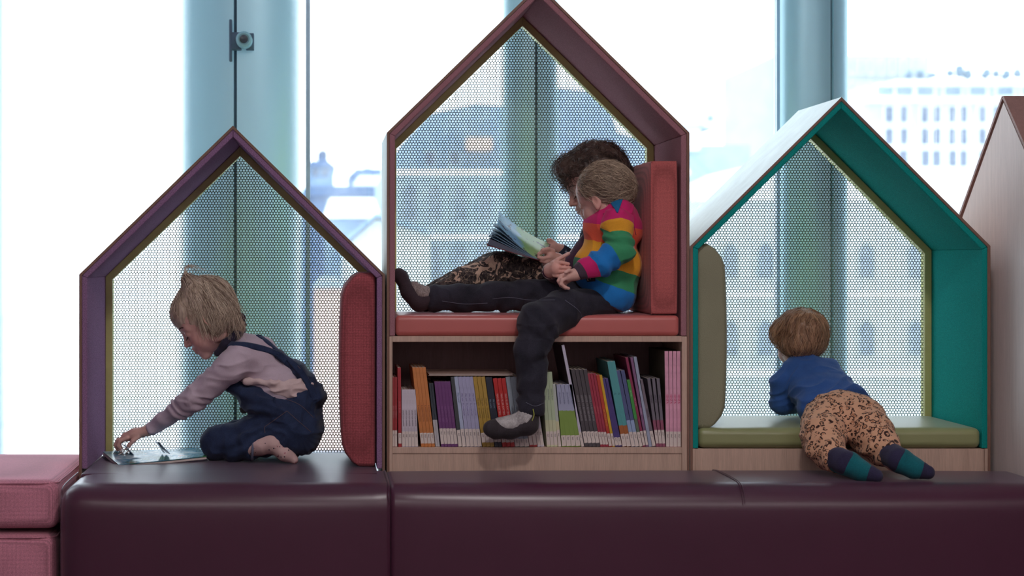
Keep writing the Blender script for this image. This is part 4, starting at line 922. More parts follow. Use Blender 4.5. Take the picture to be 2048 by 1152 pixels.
for i in range(26):
    a = P(372+rs.normal()*3, 548, .19); cur.append(bez(a, P(368+rs.normal()*4, 528, .19), P(382+rs.normal()*6, 524+rs.normal()*4, .185), P(398+rs.normal()*12, 545+rs.normal()*6, .185), 16))
strand_obj('loose_curls', np.array(cur), .00055, M_hA, hairA, oA)
sc_ = [Ell(P(480+7*math.cos(a), 646+14*math.sin(a), .165+.01*math.sin(2*a)), (r(7),)*3, k=.006) for a in np.linspace(0, 2*PI, 9)[:-1]]
body_mesh('scrunchie', sc_, .0028, M_dark, hairA, off=oA, disp=folds(.003, (90, 90, 90), 6))
# toy in the far hand
tb = P(489, 812, .262); e = body_mesh('toy', [Ell(P(493, 800, .262), (.010, .009, .017), k=.006), Ell(P(499, 812, .262), (.012, .010, .012), k=.006), Cap(P(484, 792, .262), P(492, 800, .262), .005, .006, .004), Cap(P(502, 792, .262), P(497, 802, .262), .004, .005, .004)], .0022, plain('toy_brown_red', srgb(120, 62, 56), .5), off=tb)
e.location = tb; tag(e, 'small brown and red toy figure with a black wheel in the dungaree child\'s lap', 'toy')
ring(MB(), *P(488, 819, .258), [(.003, -.006), (.0125, -.006), (.013, .006), (.003, .006)]).build('wheel', plain('toy_black', srgb(34, 30, 36), .4), e, tb)
# pop-up book
def quadslab(mb, q, t, t2=0):
    q = [np.array(v) for v in q]; n = np.cross(q[1]-q[0], q[3]-q[0]); n /= np.linalg.norm(n)
    if n[2] < 0: n = -n
    return mb.add([v-n*t for v in q]+[v+n*t2 for v in q], [(3,2,1,0),(4,5,6,7),(0,1,5,4),(1,2,6,5),(2,3,7,6),(3,0,4,7)])
FL, FR, BR, BL = P(237, 929, .075), P(413, 912, .17), P(396, 895, .34), P(206, 903, .235)
bk = empty('popup_book', (FL+BR)/2, 'open glossy pop-up picture book lying on the bench in the left house', 'book'); L = np.array(bk.location)
pg = N('glossy_picture_page', .12, 0, .6); a = pg.noise(9, 3); b = pg.noise(22, 2); cc = pg.ramp(a, [(.40, srgb(196, 214, 218)), (.50, srgb(84, 140, 168)), (.58, srgb(60, 112, 120)), (.66, srgb(70, 140, 84))]); cc = pg.mix(pg.math('GREATER_THAN', b, .68), cc, srgb(206, 160, 150)); pg.color(cc); M_page = pg.m
MM = (FL+FR)/2+np.array([0, 0, -.001]); MBk = (BL+BR)/2+np.array([0, 0, -.001])
quadslab(MB(), [FL, MM, MBk, BL], .0022).build('left_page', M_page, bk, L); quadslab(MB(), [MM, FR, BR, MBk], .0022).build('right_page', M_page, bk, L)
lo_ = np.array([0, 0, -.0062]); quadslab(MB(), [FL+lo_, MM+lo_, MBk+lo_, BL+lo_*1.2], .0035, .0025).build('page_stack', M_white, bk, L); quadslab(MB(), [MM+lo_, FR+lo_, BR+lo_, MBk+lo_], .003, .0025).build('page_stack', M_white, bk, L)
cv = [FL+np.array([-.004, -.004, -.0125]), FR+np.array([.004, -.003, -.012]), BR+np.array([.004, .004, -.012]), BL+np.array([-.004, .003, -.016])]
quadslab(MB(), cv, .0014, .0014).build('cover', plain('dark_cover', srgb(60, 52, 66), .4), bk, L)
M_flap = plain('printed_flap', srgb(150, 170, 190), .25)
for a, b, c, d in ((P(340, 908, .19), P(318, 884, .185), P(311, 884, .22), P(333, 905, .23)), (P(330, 906, .20), P(314, 884, .20), P(310, 882, .23), P(325, 903, .24)), (P(268, 910, .2), P(250, 890, .2), P(247, 889, .23), P(262, 908, .235))):
    quadslab(MB(), [a, b, c, d], .0008, .0008).build('popup_flap', M_flap, bk, L)
for q in (((240, 903), (255, 897)), ((252, 906), (262, 900)), ((236, 910), (246, 905))):
    (x0, y0), (x1, y1) = q; quadslab(MB(), [P(x0, y0, .2), P(x1, y1, .2), P(x1+3, y1-3, .23), P(x0+3, y0-3, .23)], .0008, .0008).build('popup_flap', M_white, bk, L)
# ================================================================= small child in the rainbow jumper, front of the tall house
ST = fz(631)+.003
YC = .12; CC = P(1208, 396, YC); MC = frame((-.76, .56, -.27), (-.24, -.02, .96)); sC = .90
oC = P(1205, 628, YC); oC[2] = ST
hC = head(CC, MC, sC)
neckC = limb(PL((1222, 440, .12), (1216, 405, .12)), (.036, .036), .02)
csh = P(1232, 448, .055); cel = P(1250, 502, .02); cwr = P(1152, 548, -.005)
armC = limb([csh, cel, cwr], (.030, .026, .0165))
palmC = limb(PL((1152, 549, -.005), (1137, 553, -.002)), (.0165, .0155), .01, sq=(np.array([0, 1., 0]), 1.25))
fC = fingers([(1.1, PL((1134, 548, -.004), (1122, 552, -.006), (1117, 562, -.006), (1122, 571, -.004), (1131, 577, -.002))), (1.1, PL((1136, 555, -.012), (1124, 560, -.016), (1122, 568, -.016), (1130, 575, -.014), (1137, 577, -.012))),
              (1.05, PL((1139, 558, .006), (1128, 563, .008), (1125, 571, .009), (1130, 577, .01))), (.9, PL((1142, 560, .016), (1132, 566, .02), (1130, 573, .02))), (1.1, PL((1146, 543, -.015), (1138, 541, -.022), (1131, 545, -.026)))], .0055, .0022)
fcs = P(1200, 455, .2); fce = P(1118, 560, .2); fcw = P(1101, 541, .075)
farC = limb([fcs, fce, fcw], (.030, .025, .017))
palmF = limb(PL((1100, 541, .075), (1112, 537, .05)), (.0175, .0185), .01, sq=(np.array([0, 0, 1.]), 1.2))
fF = fingers([(1.1, PL((1108, 526, .048), (1122, 525, .038), (1137, 528, .036))), (1.15, PL((1110, 535, .044), (1124, 535, .034), (1140, 536, .032))), (1.12, PL((1110, 544, .044), (1124, 544, .034), (1138, 542, .032))),
              (1.0, PL((1108, 551, .048), (1118, 553, .040), (1130, 549, .036))), (1.15, PL((1104, 526, .06), (1116, 519, .056), (1127, 513, .054), (1137, 507, .054)))], .0058, .0022)
torC = [Ell(P(1224, 465, .12), (r(46), .068, r(50)), k=.03), Ell(P(1215, 545, .12), (r(52), .072, r(60)), k=.03), Ell(P(1205, 598, .12), (r(42), .07, r(24)), k=.03)]
legC = limb(PL((1192, 606, .12), (1130, 622, .03), (1078, 645, -.035), (1060, 700, -.05), (1058, 830, -.055)), (r(26), r(26), r(27), r(22), r(15)))+limb(PL((1190, 600, .16), (1010, 593, .17), (853, 598, .18)), (r(30), r(24), r(16)))
bodyC = body_mesh('person', torC+neckC+armC+palmC+fC+farC+palmF+fF+legC+hC, .0023, M_skin, off=oC, attrs=dict(col=skincol(CC, MC, sC, SKIN, .6, [(P(1127, 538, .03), .05, SKIN*[1.02, .86, .84])])), key='C')
bodyC.location = oC; tag(bodyC, 'small child in rainbow striped jumper sitting with one leg dangling over the bookshelf', 'person')
def stripemat(name, stops):
    n = N(name, .9, 0, .2); a = n.math('ADD', n.attr('t'), n.math('MULTIPLY', n.math('SUBTRACT', n.noise(24, 3), .5), .03)); c = n.ramp(a, [(p, srgb(*c_)) for p, c_ in stops], 'CONSTANT'); b = n.noise(550, 2)
    c = n.mix(.35, c, n.ramp(b, [(.3, (.75,)*3+(1,)), (.7, (1.15,)*3+(1,))]), 'MULTIPLY'); n.color(c); n.bump(b, .3, .001); n.sheen(.12); return n.m
PK, OR, YE, GR, BL_, GY, TE = (206, 40, 110), (226, 92, 66), (232, 162, 50), (62, 146, 100), (36, 122, 196), (78, 62, 76), (30, 104, 150)
M_rb = stripemat('rainbow_jersey', [(0, PK), (.22, OR), (.385, YE), (.60, GR), (.755, BL_), (.945, GY)]); M_rs = stripemat('rainbow_sleeve_jersey', [(0, PK), (.13, YE), (.27, GR), (.53, BL_), (.80, PK), (.94, GY)])
# body of the jumper
jm = [Ell(P(1224, 458, .125), (r(60), .088, r(60)), k=.05), Ell(P(1216, 535, .125), (r(72), .094, r(68)), k=.03), Ell(P(1222, 590, .125), (r(52), .098, r(44)), k=.03), Cap(P(1228, 404, .125), P(1226, 440, .125), .045, .066, .02), Cap(P(1240, 420, .07), P(1256, 460, .10), .035, .04, .03)]
dn = np.array([-.42, 0, -.9]); dn /= np.linalg.norm(dn); nh = P(1163, 430, .12)
jm += [Plane(P(1196, 604, .12), (-.40, 0, -.9), .16, .006), Plane(P(1196, 408, .125), (-.78, 0, .55), .05, .006)]
T0, T1 = P(1222, 396, .12), P(1206, 600, .12)
def tbody(V):
    """distance along the back of the jumper, so bands run round the trunk and dip towards the hem line"""
    k = (1+V[:, 1]/D); px = VX+V[:, 0]*PX/k; py = VY-(V[:, 2]-EYE)*PX/k
    top = 402+.0*px; hem = 574+(px-1150)*.50; return np.clip((py-top)/(hem-top+14), 0.001, 1)*1.0
fj = folds(.0040, (26, 18, 16), 31)
def backf(V): 
    a = P(1262, 520, .0); v = V-a; q = np.sqrt(v[:, 0]**2+v[:, 2]**2); return .0030*np.sin(q*120+vnoise(V*14, 8)*6)*np.clip(1-q*7, 0, 1)
jmp = body_mesh('rainbow_jumper', jm, .0032, M_rb, bodyC, off=oC, disp=lambda V: fj(V)+backf(V), attrs=dict(t=tbody), key='Cj')
sl = limb([P(1238, 432, .085), P(1234, 448, .045), P(1240, 500, .012), P(1200, 528, .0), P(1172, 536, -.003)], (.043, .043, .0395, .036, .031), .016, (0, 0))+limb([P(1176, 534, -.003), P(1154, 548, -.005)], (.026, .0225), .006, (0, 1))
pts_ = [P(1235, 432, .06), P(1238, 500, .012), P(1156, 546, -.005)]; l1 = np.linalg.norm(pts_[1]-pts_[0]); l2 = np.linalg.norm(pts_[2]-pts_[1])
def tsl(V):
    d1 = (pts_[1]-pts_[0])/l1; d2 = (pts_[2]-pts_[1])/l2; a = np.clip((V-pts_[0])@d1, 0, l1*1.15); b = np.clip((V-pts_[1])@d2, 0, l2*1.1)
    w_ = np.clip(((V-pts_[1])@d2)/.03, 0, 1); return np.clip((a*(1-w_)+(l1+b)*w_)/(l1+l2), 0.001, 1)
def slf(V): t = tsl(V); return .0042*np.sin(t*34+vnoise(V*20, 3)*5)*np.exp(-((t-.5)/.32)**2)
slv = body_mesh('sleeve', sl, .003, M_rs, jmp, off=oC, disp=lambda V: folds(.0030, (24, 24, 34), 33)(V)+slf(V), attrs=dict(t=tsl), key='Cs')
slf2 = body_mesh('sleeve', limb([P(1196, 470, .18), P(1126, 562, .19), P(1100, 541, .085)], (.04, .033, .0235), .014, (0, 1)), .003, cotton('plum_cuff', (72, 46, 66)), jmp, off=oC, disp=folds(.0022, (30, 30, 30), 35))
cd = P(1100, 541, .085)-P(1126, 562, .19); cd /= np.linalg.norm(cd); ca_ = np.cross(cd, [0, 0, 1]); ca_ /= np.linalg.norm(ca_); cb_ = np.cross(ca_, cd)
for q, rr in ((-.003, .0243), (-.010, .0247)): MB().tube([P(1100, 541, .085)+cd*q+rr*(math.cos(a)*ca_+math.sin(a)*cb_) for a in np.linspace(0, 2*PI, 25)], .0013, 5).build('cuff_stripe', M_white, slf2, oC, smooth=True)
tC = bvh('Cj')
M_teal2 = cotton('blue_yoke', (30, 104, 150))
def patch(name, tree, poly, m, parent, off, lift=.0015, n=7):
    """a cloth patch with its corners laid onto a surface; poly: 4 px corners"""
    a, b, c, d = [np.array(v, float) for v in poly]; V = []
    for i in range(n):
        for j in range(n):
            u, v = i/(n-1), j/(n-1); q = (a*(1-u)+b*u)*(1-v)+(d*(1-u)+c*u)*v; p, _ = onto(tree, q[0], q[1], lift); V.append(p if p is not None else P(q[0], q[1], .05))
    F = [(i*n+j, (i+1)*n+j, (i+1)*n+j+1, i*n+j+1) for i in range(n-1) for j in range(n-1)]
    o = link(name, mesh(name, np.array(V)-off, F, True), m, parent); s_ = o.modifiers.new('solid', 'SOLIDIFY'); s_.thickness = .002; s_.offset = 0; return o
patch('shoulder_inset', bvh('Cj', 'Cs'), [(1216, 398), (1246, 398), (1236, 426), (1234, 426)], M_teal2, jmp, oC, .002)
lb = patch('back_label', tC, [(1170, 553), (1190, 549), (1191, 562), (1176, 563)], plain('black_label', srgb(28, 26, 34), .7), jmp, oC, .002)
for tx, px, py in (('o', 1177, 558), ('l', 1181.5, 555.5), ('o', 1188, 552)):
    p, nn = onto(tC, px, py, .0035); o = link('label_lettering', textmesh(tx, .013, .0003, M_white), None, lb); o.location = p-oC; o.rotation_euler = (PI/2, -.35, 0)
seam('shoulder_seam', tC, [(1206, 428), (1234, 426), (1262, 440), (1272, 470)], .0010, cotton('plum_thread', (120, 30, 70)), jmp, oC)
# trousers
M_blkden = denim('black_denim', (26, 26, 34), (58, 56, 68)); M_blk2 = denim('charcoal_denim', (46, 42, 50), (84, 78, 88))
tr_ = [Ell(P(1205, 602, .12), (r(52), .085, r(28)), k=.03)]+limb(PL((1188, 604, .16), (1100, 592, .155), (1010, 592, .165), (920, 597, .18), (858, 597, .18)), (r(37), r(34), r(31), r(28.5), r(26)), .014, (0, 1))
tr_ += limb(PL((1196, 612, .10), (1130, 618, .03), (1078, 645, -.035), (1062, 700, -.05), (1062, 830, -.055)), (r(36), r(40), r(42), r(34), r(26)), .014, (0, 1))
def trf(V):
    k = (1+V[:, 1]/D); px = VX+V[:, 0]*PX/k; py = VY-(V[:, 2]-EYE)*PX/k; z_ = vnoise(V*18, 4)*7
    dang = np.where((py > 650) & (px < 1115), .0032*np.sin(py*.105+px*.03+z_), 0); knee = np.where((py <= 680) & (px < 1180) & (V[:, 1] < .08), .0028*np.sin(px*.12-py*.13+z_)*np.clip(1-abs(px-1085)/90, 0, 1), 0)
    lie = np.where((px < 1180) & (V[:, 1] > .08), .0034*np.sin(px*.085+py*.06+z_), 0); return dang+knee+lie
trC = body_mesh('trousers', tr_, .0034, M_blkden, bodyC, off=oC, disp=lambda V: folds(.0036, (20, 20, 20), 41)(V)+trf(V), key='Ct')
tT = bvh('Ct'); M_gst = plain('grey_thread', srgb(104, 104, 120), .8)
for pts in ([(884, 602), (930, 608), (975, 606)], [(985, 598), (1020, 595), (1060, 600), (1110, 600)], [(1130, 600), (1160, 625), (1166, 660)], [(1052, 805), (1070, 812), (1088, 806)]): seam('stitched_seam', tT, pts, .0008, M_gst, trC, oC)
# socks
M_sk1 = N('ribbed_sock', .95, 0, .1); xx = M_sk1.noise(50, 2, .5, (8, 1, 1)); M_sk1.color(M_sk1.ramp(M_sk1.mix(.6, xx, M_sk1.noise(300, 2)), [(.35, srgb(112, 98, 96)), (.65, srgb(172, 158, 154))])); M_sk1.bump(xx, .5, .003); M_rib = M_sk1.m
M_sk2 = cotton('dark_sole_knit', (58, 52, 56), .3, 300); M_sk3 = cotton('sock_dark', (62, 50, 56), .25, 300)
ft = limb(PL((862, 597, .18), (838, 604, .18), (818, 585, .18), (801, 552, .18), (797, 546, .18)), (r(20), r(19), r(16), r(13.5), r(10)), .014, sq=(np.array([0, 1., 0]), 1.4))
s1 = body_mesh('sock', ft, .003, M_sk3, bodyC, off=oC)
body_mesh('ribbed_instep', limb(PL((856, 590, .18), (842, 588, .18), (828, 574, .18)), (r(18.5), r(17), r(13)), .014, sq=(np.array([0, 1., 0]), 1.35)), .0028, M_rib, s1, off=oC, disp=lambda V: .0009*np.sin((V[:, 0]*.8+V[:, 2]*.5)*1400))
ft = limb(PL((1063, 822, -.055), (1054, 848, -.055), (1020, 858, -.06), (990, 858, -.066), (980, 857, -.068)), (r(17), r(22), r(19), r(19), r(14)), .014, sq=(np.array([0, 1., 0]), 1.25))
s2 = body_mesh('sock', ft, .003, M_sk2, bodyC, off=oC)
M_sk4 = N('pale_rib_sock', .95, 0, .1); xx = M_sk4.noise(50, 2); M_sk4.color(M_sk4.ramp(M_sk4.mix(.5, xx, M_sk4.noise(400, 2)), [(.35, srgb(140, 134, 134)), (.65, srgb(196, 190, 188))])); M_sk4.bump(xx, .3, .002)
body_mesh('ribbed_instep', limb(PL((1064, 824, -.056), (1050, 838, -.058), (1020, 850, -.062), (1000, 851, -.066)), (r(15), r(18.5), r(17.5), r(17)), .014, sq=(np.array([0, 1., 0]), 1.3)), .0028, M_sk4.m, s2, off=oC, disp=lambda V: .0008*np.sin((V[:, 0]*.9-V[:, 2]*.6)*750)*np.clip((V[:, 0]-P(1022, 850, -.06)[0])*60, 0, 1))
MB().tube(spline(PL((1066, 818, -.098), (1068, 830, -.096), (1064, 842, -.092)), 8), .0012, 5).build('sock_tag', plain('yellow_tag', srgb(190, 200, 90), .6), s2, oC)
# hair
up = lambda C, M, s, *v: C+np.array(v)@M*s
hcC = [Ell(up(CC, MC, sC, -.016, 0, .035), np.array([.093, .078, .082])*sC, MC, .02), Ell(P(1244, 384, .12), (r(26), .055, r(34)), k=.03)]
cutC = [Ell(up(CC, MC, sC, .092, 0, -.050), np.array([.100, .14, .094])*sC, MC, .008, neg=True), Ell(up(CC, MC, sC, .012, .085, -.020), np.array([.030, .04, .040])*sC, MC, .006, neg=True)]
haC = body_mesh('hair', hcC+cutC, .0034, M_hC, bodyC, off=oC, attrs=dict(tone=lambda V: .1+.5*vnoise(V*[30, 60, 90], 3)), disp=folds(.0026, (26, 60, 80), 6))
rs = np.random.RandomState(21)
def scalp(C, M, s, n, cond, hc, rs_):
    o = []
    while len(o) < n:
        v = rs_.normal(size=3); v /= np.linalg.norm(v); L_ = v*[.095, .08, .085]+[-.015, 0, .038]
        if cond(L_): o.append(C+L_@M*s)
    return project(hc, np.array(o), .001, 3)[0]
rt = scalp(CC, MC, sC, 1700, lambda l: l[2] > -.03 and not (l[0] > .0 and l[2] < .045) and not (abs(l[1]) > .05 and l[0] > -.015 and l[2] < .03), hcC, rs)
fwd = MC[0]; dwn = -MC[2]
g1 = grow(hcC, rt, lambda p: np.tile(-fwd*.9+dwn*.35, (len(p), 1))+np.array([.25, 0, -.1]), 10, .0085, .0006, .0018, .28, 5, .008, .22)
strand_obj('swept_strands', g1, rs.uniform(.0004, .0009, len(g1)), M_hC, haC, oC)
rt2 = scalp(CC, MC, sC, 30, lambda l: l[0] > .03 and l[2] > .03, hcC, rs); g2 = grow(hcC, rt2, lambda p: np.tile(fwd*.5+dwn*.6+np.array([-.2, -.4, 0]), (len(p), 1)), 7, .006, .001, .002, .4, 6, .01, .3)
strand_obj('fringe_strands', g2, .0006, M_hC, haC, oC)
# ================================================================= older child behind, holding the book
YB_ = .30; CB = P(1191, 367, YB_); MB_ = frame((-.90, -.04, -.42), (-.40, .02, .90)); sB = 1.03
oB = P(1180, 628, YB_); oB[2] = ST
hB = head(CB, MB_, sB)
bsh = P(1192, 485, .27); bel = P(1150, 548, .235); bwr = P(1116, 520, .185)
hand = limb([bwr, P(1100, 512, .175)], (.0175, .018), .01, sq=(np.array([0, 1., 0]), 1.2))
fB = fingers([(1.15, PL((1098, 505, .165), (1086, 503, .155), (1077, 508, .152))), (1.1, PL((1100, 514, .16), (1087, 517, .150), (1077, 515, .150))), (1.1, PL((1104, 520, .165), (1092, 524, .156), (1082, 522, .154))), (1, PL((1108, 525, .172), (1098, 529, .165), (1089, 529, .162))), (1.2, PL((1106, 502, .17), (1096, 498, .158), (1085, 500, .150)))], .0060, .0024)
hand2 = limb(PL((1120, 500, .36), (1106, 494, .35)), (.018, .017), .01)+fingers([(1.1, PL((1104, 488, .35), (1098, 487, .345), (1093, 491, .34))), (1.1, PL((1104, 492, .34), (1097, 493, .335), (1091, 496, .33))), (1.1, PL((1104, 497, .34), (1096, 499, .335), (1090, 501, .33))), (1., PL((1106, 502, .34), (1098, 504, .335), (1092, 506, .33))), (1.1, PL((1108, 486, .35), (1101, 481, .345), (1096, 480, .34)))], .0066)
torB = [Ell(P(1210, 480, .31), (r(52), .08, r(58)), k=.03), Ell(P(1215, 560, .31), (r(50), .08, r(55)), k=.03)]+limb(PL((1212, 450, .31), (1198, 400, .305)), (.042, .040), .02)
bodyB = body_mesh('person', torB+limb([bsh, bel, bwr], (.036, .03, .0185))+limb([P(1200, 480, .37), P(1160, 540, .39), P(1122, 502, .362)], (.036, .03, .019))+hand+fB+hand2+limb(PL((1190, 580, .27), (1005, 535, .29), (875, 590, .30)), (r(42), r(27), r(18)))+limb(PL((1190, 580, .36), (985, 535, .37), (862, 588, .37)), (r(42), r(27), r(18)))+hB, .0028, M_skin, off=oB, attrs=dict(col=skincol(CB, MB_, sB, SKINd, .6)), key='B')
bodyB.location = oB; tag(bodyB, 'older curly haired child in dinosaur patterned trousers, reading a book behind the rainbow jumper', 'person')
lashes(CB, MB_, sB, M_lash, bodyB, oB)
kn = N('flecked_dark_knit', .95, 0, .15); v_ = kn.vor(60, 'F1', 1); kn.color(kn.ramp(kn.mix(.3, v_, kn.noise(90, 3)), [(.25, srgb(150, 160, 172)), (.36, srgb(52, 56, 70)), (.8, srgb(36, 36, 50))])); kn.bump(v_, .4, .003)
swB = [Ell(P(1216, 478, .315), (r(58), .092, r(62)), k=.03), Ell(P(1218, 560, .315), (r(56), .095, r(58)), k=.03), Cap(P(1212, 440, .31), P(1214, 470, .31), .052, .07, .02)]
swB += limb([P(1196, 480, .275), bel, P(1122, 524, .19)], (.048, .038, .024), .016, (0, 1))+limb([P(1204, 480, .355), P(1160, 540, .385), P(1118, 499, .358)], (.048, .038, .024), .016, (0, 1))+[Plane(P(1180, 425, .31), (-.7, 0, .7), .05, .005)]
body_mesh('knitted_jumper', swB, .0036, kn.m, bodyB, off=oB, disp=folds(.005, (20, 20, 30), 51))
# trousers with pale animal figures on a dark ground of fine lines
dn_ = N('dinosaur_print', .9, 0, .2)
big = dn_.noise(25, 1.5, .5, (1, .6, 1), 1.8); fig = dn_.math('GREATER_THAN', big, .605); dots = dn_.math('LESS_THAN', dn_.vor(170, 'F1', .8), .17)
ln = dn_.math('LESS_THAN', dn_.vor(75, 'DISTANCE_TO_EDGE', 1, (1, .6, 1)), .022); ln2 = dn_.noise(40, 2); l3 = dn_.math('MULTIPLY', ln, dn_.math('GREATER_THAN', ln2, .52)); bs = dn_.ramp(dn_.noise(110, 4, .7), [(.4, srgb(38, 34, 38)), (.62, srgb(96, 84, 80))])
cc = dn_.mix(l3, bs, srgb(182, 158, 134)); cc = dn_.mix(dn_.math('MULTIPLY', fig, dn_.math('SUBTRACT', 1, dots)), cc, srgb(208, 178, 156)); dn_.color(cc); dn_.sheen(.1)
tB = limb(PL((1190, 585, .27), (1090, 560, .28), (1003, 537, .29), (930, 563, .295), (868, 588, .30)), (r(46), r(42), r(36), r(29), r(21)), .02, (0, 1))+limb(PL((1190, 585, .36), (985, 540, .37), (858, 588, .37)), (r(46), r(36), r(21)), .02, (0, 1))+[Ell(P(1205, 590, .31), (r(54), .10, r(40)), k=.03)]
def dnf(V):
    v = V-P(1005, 545, .29); a = np.arctan2(v[:, 2], v[:, 0]); return .0036*np.sin(a*9+vnoise(V*15, 6)*6)*np.exp(-(np.linalg.norm(v, axis=1)/.09)**2)
body_mesh('dinosaur_trousers', tB, .0036, dn_.m, bodyB, off=oB, disp=lambda V: folds(.0046, (22, 14, 22), 53)(V)+dnf(V))
for Y_ in (.30, .37): body_mesh('sock', limb(PL((876, 590, Y_), (852, 606, Y_), (828, 600, Y_), (815, 594, Y_)), (r(17), r(17), r(13), r(10)), .012), .0034, M_sk3, bodyB, off=oB)
hcB = [Ell(up(CB, MB_, sB, -.016, 0, .040), np.array([.092, .078, .079])*sB, MB_, .02), Ell(up(CB, MB_, sB, .05, 0, .075), np.array([.045, .06, .035])*sB, MB_, .02), Ell(up(CB, MB_, sB, -.06, 0, .0), np.array([.05, .066, .06])*sB, MB_, .02)]
cutB = [Ell(up(CB, MB_, sB, .082, 0, -.048), np.array([.070, .12, .082])*sB, MB_, .008, neg=True)]
haB = body_mesh('curly_hair', hcB+cutB, .0036, M_hB, bodyB, off=oB, attrs=dict(tone=lambda V: .0+.5*vnoise(V*[70, 70, 70], 3)), disp=folds(.006, (55, 55, 55), 61))
rt = scalp(CB, MB_, sB, 1100, lambda l: l[2] > -.03 and not (l[0] > .06 and l[2] < .03), hcB, rs)
fwd2 = MB_[0]; dw2 = -MB_[2]
g1 = grow(hcB, rt, lambda p: np.tile(fwd2*.35+dw2*.3, (len(p), 1))+2.2*(np.stack([vnoise(p*30, 70), vnoise(p*30, 71), vnoise(p*30, 72)], 1)-.5), 11, .0062, .002, .004, .35, 9, .020, .9)
strand_obj('curly_strands', g1, rs.uniform(.0005, .0010, len(g1)), M_hB, haB, oB)
rt = scalp(CB, MB_, sB, 260, lambda l: l[0] > .05 and l[2] > .035, hcB, rs); g2 = grow(hcB, rt, lambda p: np.tile(fwd2*.3+dw2*.9, (len(p), 1)), 11, .006, .004, .009, .5, 10, .022, 1.2)
strand_obj('fringe_curls', g2, .00055, M_hB, haB, oB)
# the book they share
def leafbook():
    n0, n1 = P(1079, 521, .15), P(1101, 489, .33); pts = {}
    bk = empty('picture_book', (n0+n1)/2, 'open picture book held in the older child\'s hands in the tallest house', 'book'); L = np.array(bk.location)
    pgm = N('picture_page', .4, 0, .4); x = pgm.node('ShaderNodeSeparateXYZ'); pgm.l(pgm.co(), x.inputs[0]); nn = pgm.noise(18, 4)
    base = pgm.ramp(pgm.math('ADD', pgm.math('MULTIPLY', x.outputs[0], 5), pgm.math('ADD', pgm.math('MULTIPLY', nn, .35), .80)), [(.25, srgb(128, 178, 206)), (.55, srgb(112, 160, 196)), (.60, srgb(120, 166, 110)), (.85, srgb(150, 176, 120))]); fig = pgm.math('GREATER_THAN', pgm.noise(34, 3, .6), .63)
    pgm.color(pgm.mix(fig, base, srgb(70, 52, 70)))
    pg2 = plain('blue_page_side', srgb(104, 136, 158), .5); covm = plain('dark_red_cover', srgb(112, 40, 50), .4)
    fan = [((995, 448), (998, 424), pgm.m, 'open_leaf', 10), ((988, 452), (990, 446), pg2, 'page_leaf', 5), ((984, 460), (987, 456), pg2, 'page_leaf', 4), ((981, 466), (984, 463), pg2, 'page_leaf', 3), ((977, 472), (981, 468), pg2, 'page_leaf', 2), ((973, 490), (980, 477), covm, 'cover', 0)]
    for (nx, ny), (qx, qy), m, nm, bend in fan:
        A_, B_ = P(nx, ny, .15), P(qx, qy, .33); V = []; K_ = 9
        for t in np.linspace(0, 1, K_):
            s_ = math.sin(t*PI)*bend*.0009; V += [n0*(1-t)+A_*t-np.array([0, 0, s_]), n1*(1-t)+B_*t-np.array([0, 0, s_])]
        F = [(2*i, 2*i+2, 2*i+3, 2*i+1) for i in range(K_-1)]
        o = link(nm, mesh(nm, np.array(V)-L, F, True), m, bk); s = o.modifiers.new('solid', 'SOLIDIFY'); s.thickness = .0026 if nm == 'cover' else .0012; s.offset = 0
    # closed block of the remaining pages on the cover
    V = []
    for t in (0, 1):
        for (a, b) in (((973, 488), (980, 475)), ((976, 476), (983, 466))):
            V += [n0*(1-t*.97)+P(a[0], a[1], .15)*t*.97, n1*(1-t*.97)+P(b[0], b[1], .33)*t*.97]
    V = np.array(V)-L; o = link('page_block', mesh('page_block', V, [(0,4,5,1), (2,3,7,6), (0,2,6,4), (1,5,7,3), (4,6,7,5), (0,1,3,2)]), plain('grey_blue_pages', srgb(80, 86, 104), .6), bk)
leafbook()
# ================================================================= toddler lying on the front in the teal house
SE3 = fz(857)+.003
YD = .28; CD = P(1600, 686, YD); MD = frame((-.42, .86, -.10), (-.06, .10, .99)); sD = .86
oD = P(1690, 870, .0); oD[2] = SE3
hD = head(CD, MD, sD)
def Q(px, py, Y): return P(px, py, Y)
torD = [Ell(Q(1622, 758, .22), (r(52), .065, r(38)), k=.03), Ell(Q(1660, 800, .12), (r(56), .08, r(38)), k=.03), Ell(Q(1688, 838, .01), (r(60), .08, r(40)), k=.03), Cap(Q(1612, 742, .24), Q(1602, 705, .27), .036, .036, .02)]
armD = limb([Q(1578, 748, .22), Q(1562, 808, .22), Q(1585, 815, .33)], (.03, .025, .018))+limb([Q(1668, 752, .22), Q(1690, 808, .25), Q(1640, 812, .33)], (.03, .025, .018))
armD += fingers([(1, [Q(1587, 815, .335), Q(1592+i*3, 818, .35), Q(1594+i*5, 820, .37)]) for i in range(4)]+[(1.1, [Q(1590, 812, .33), Q(1602, 813, .345)])])
armD += fingers([(1, [Q(1638, 813, .335), Q(1630-i*3, 817, .35), Q(1626-i*5, 820, .37)]) for i in range(4)]+[(1.1, [Q(1634, 811, .33), Q(1622, 813, .345)])])
legD = limb([Q(1650, 856, -.01), Q(1652, 893, -.13), Q(1684, 930, -.25)], (r(38), r(28), r(17)))+limb([Q(1724, 852, -.01), Q(1756, 888, -.13), Q(1788, 926, -.245)], (r(38), r(28), r(17)))
bodyD = body_mesh('person', torD+armD+legD+hD, .0028, M_skin, off=oD, attrs=dict(col=skincol(CD, MD, sD, SKIN, .5)), key='D')
bodyD.location = oD; tag(bodyD, 'toddler in blue jumper and leopard print trousers lying face down, looking out of the window', 'person')
M_navy = cotton('royal_blue_jersey', (52, 88, 150), .2)
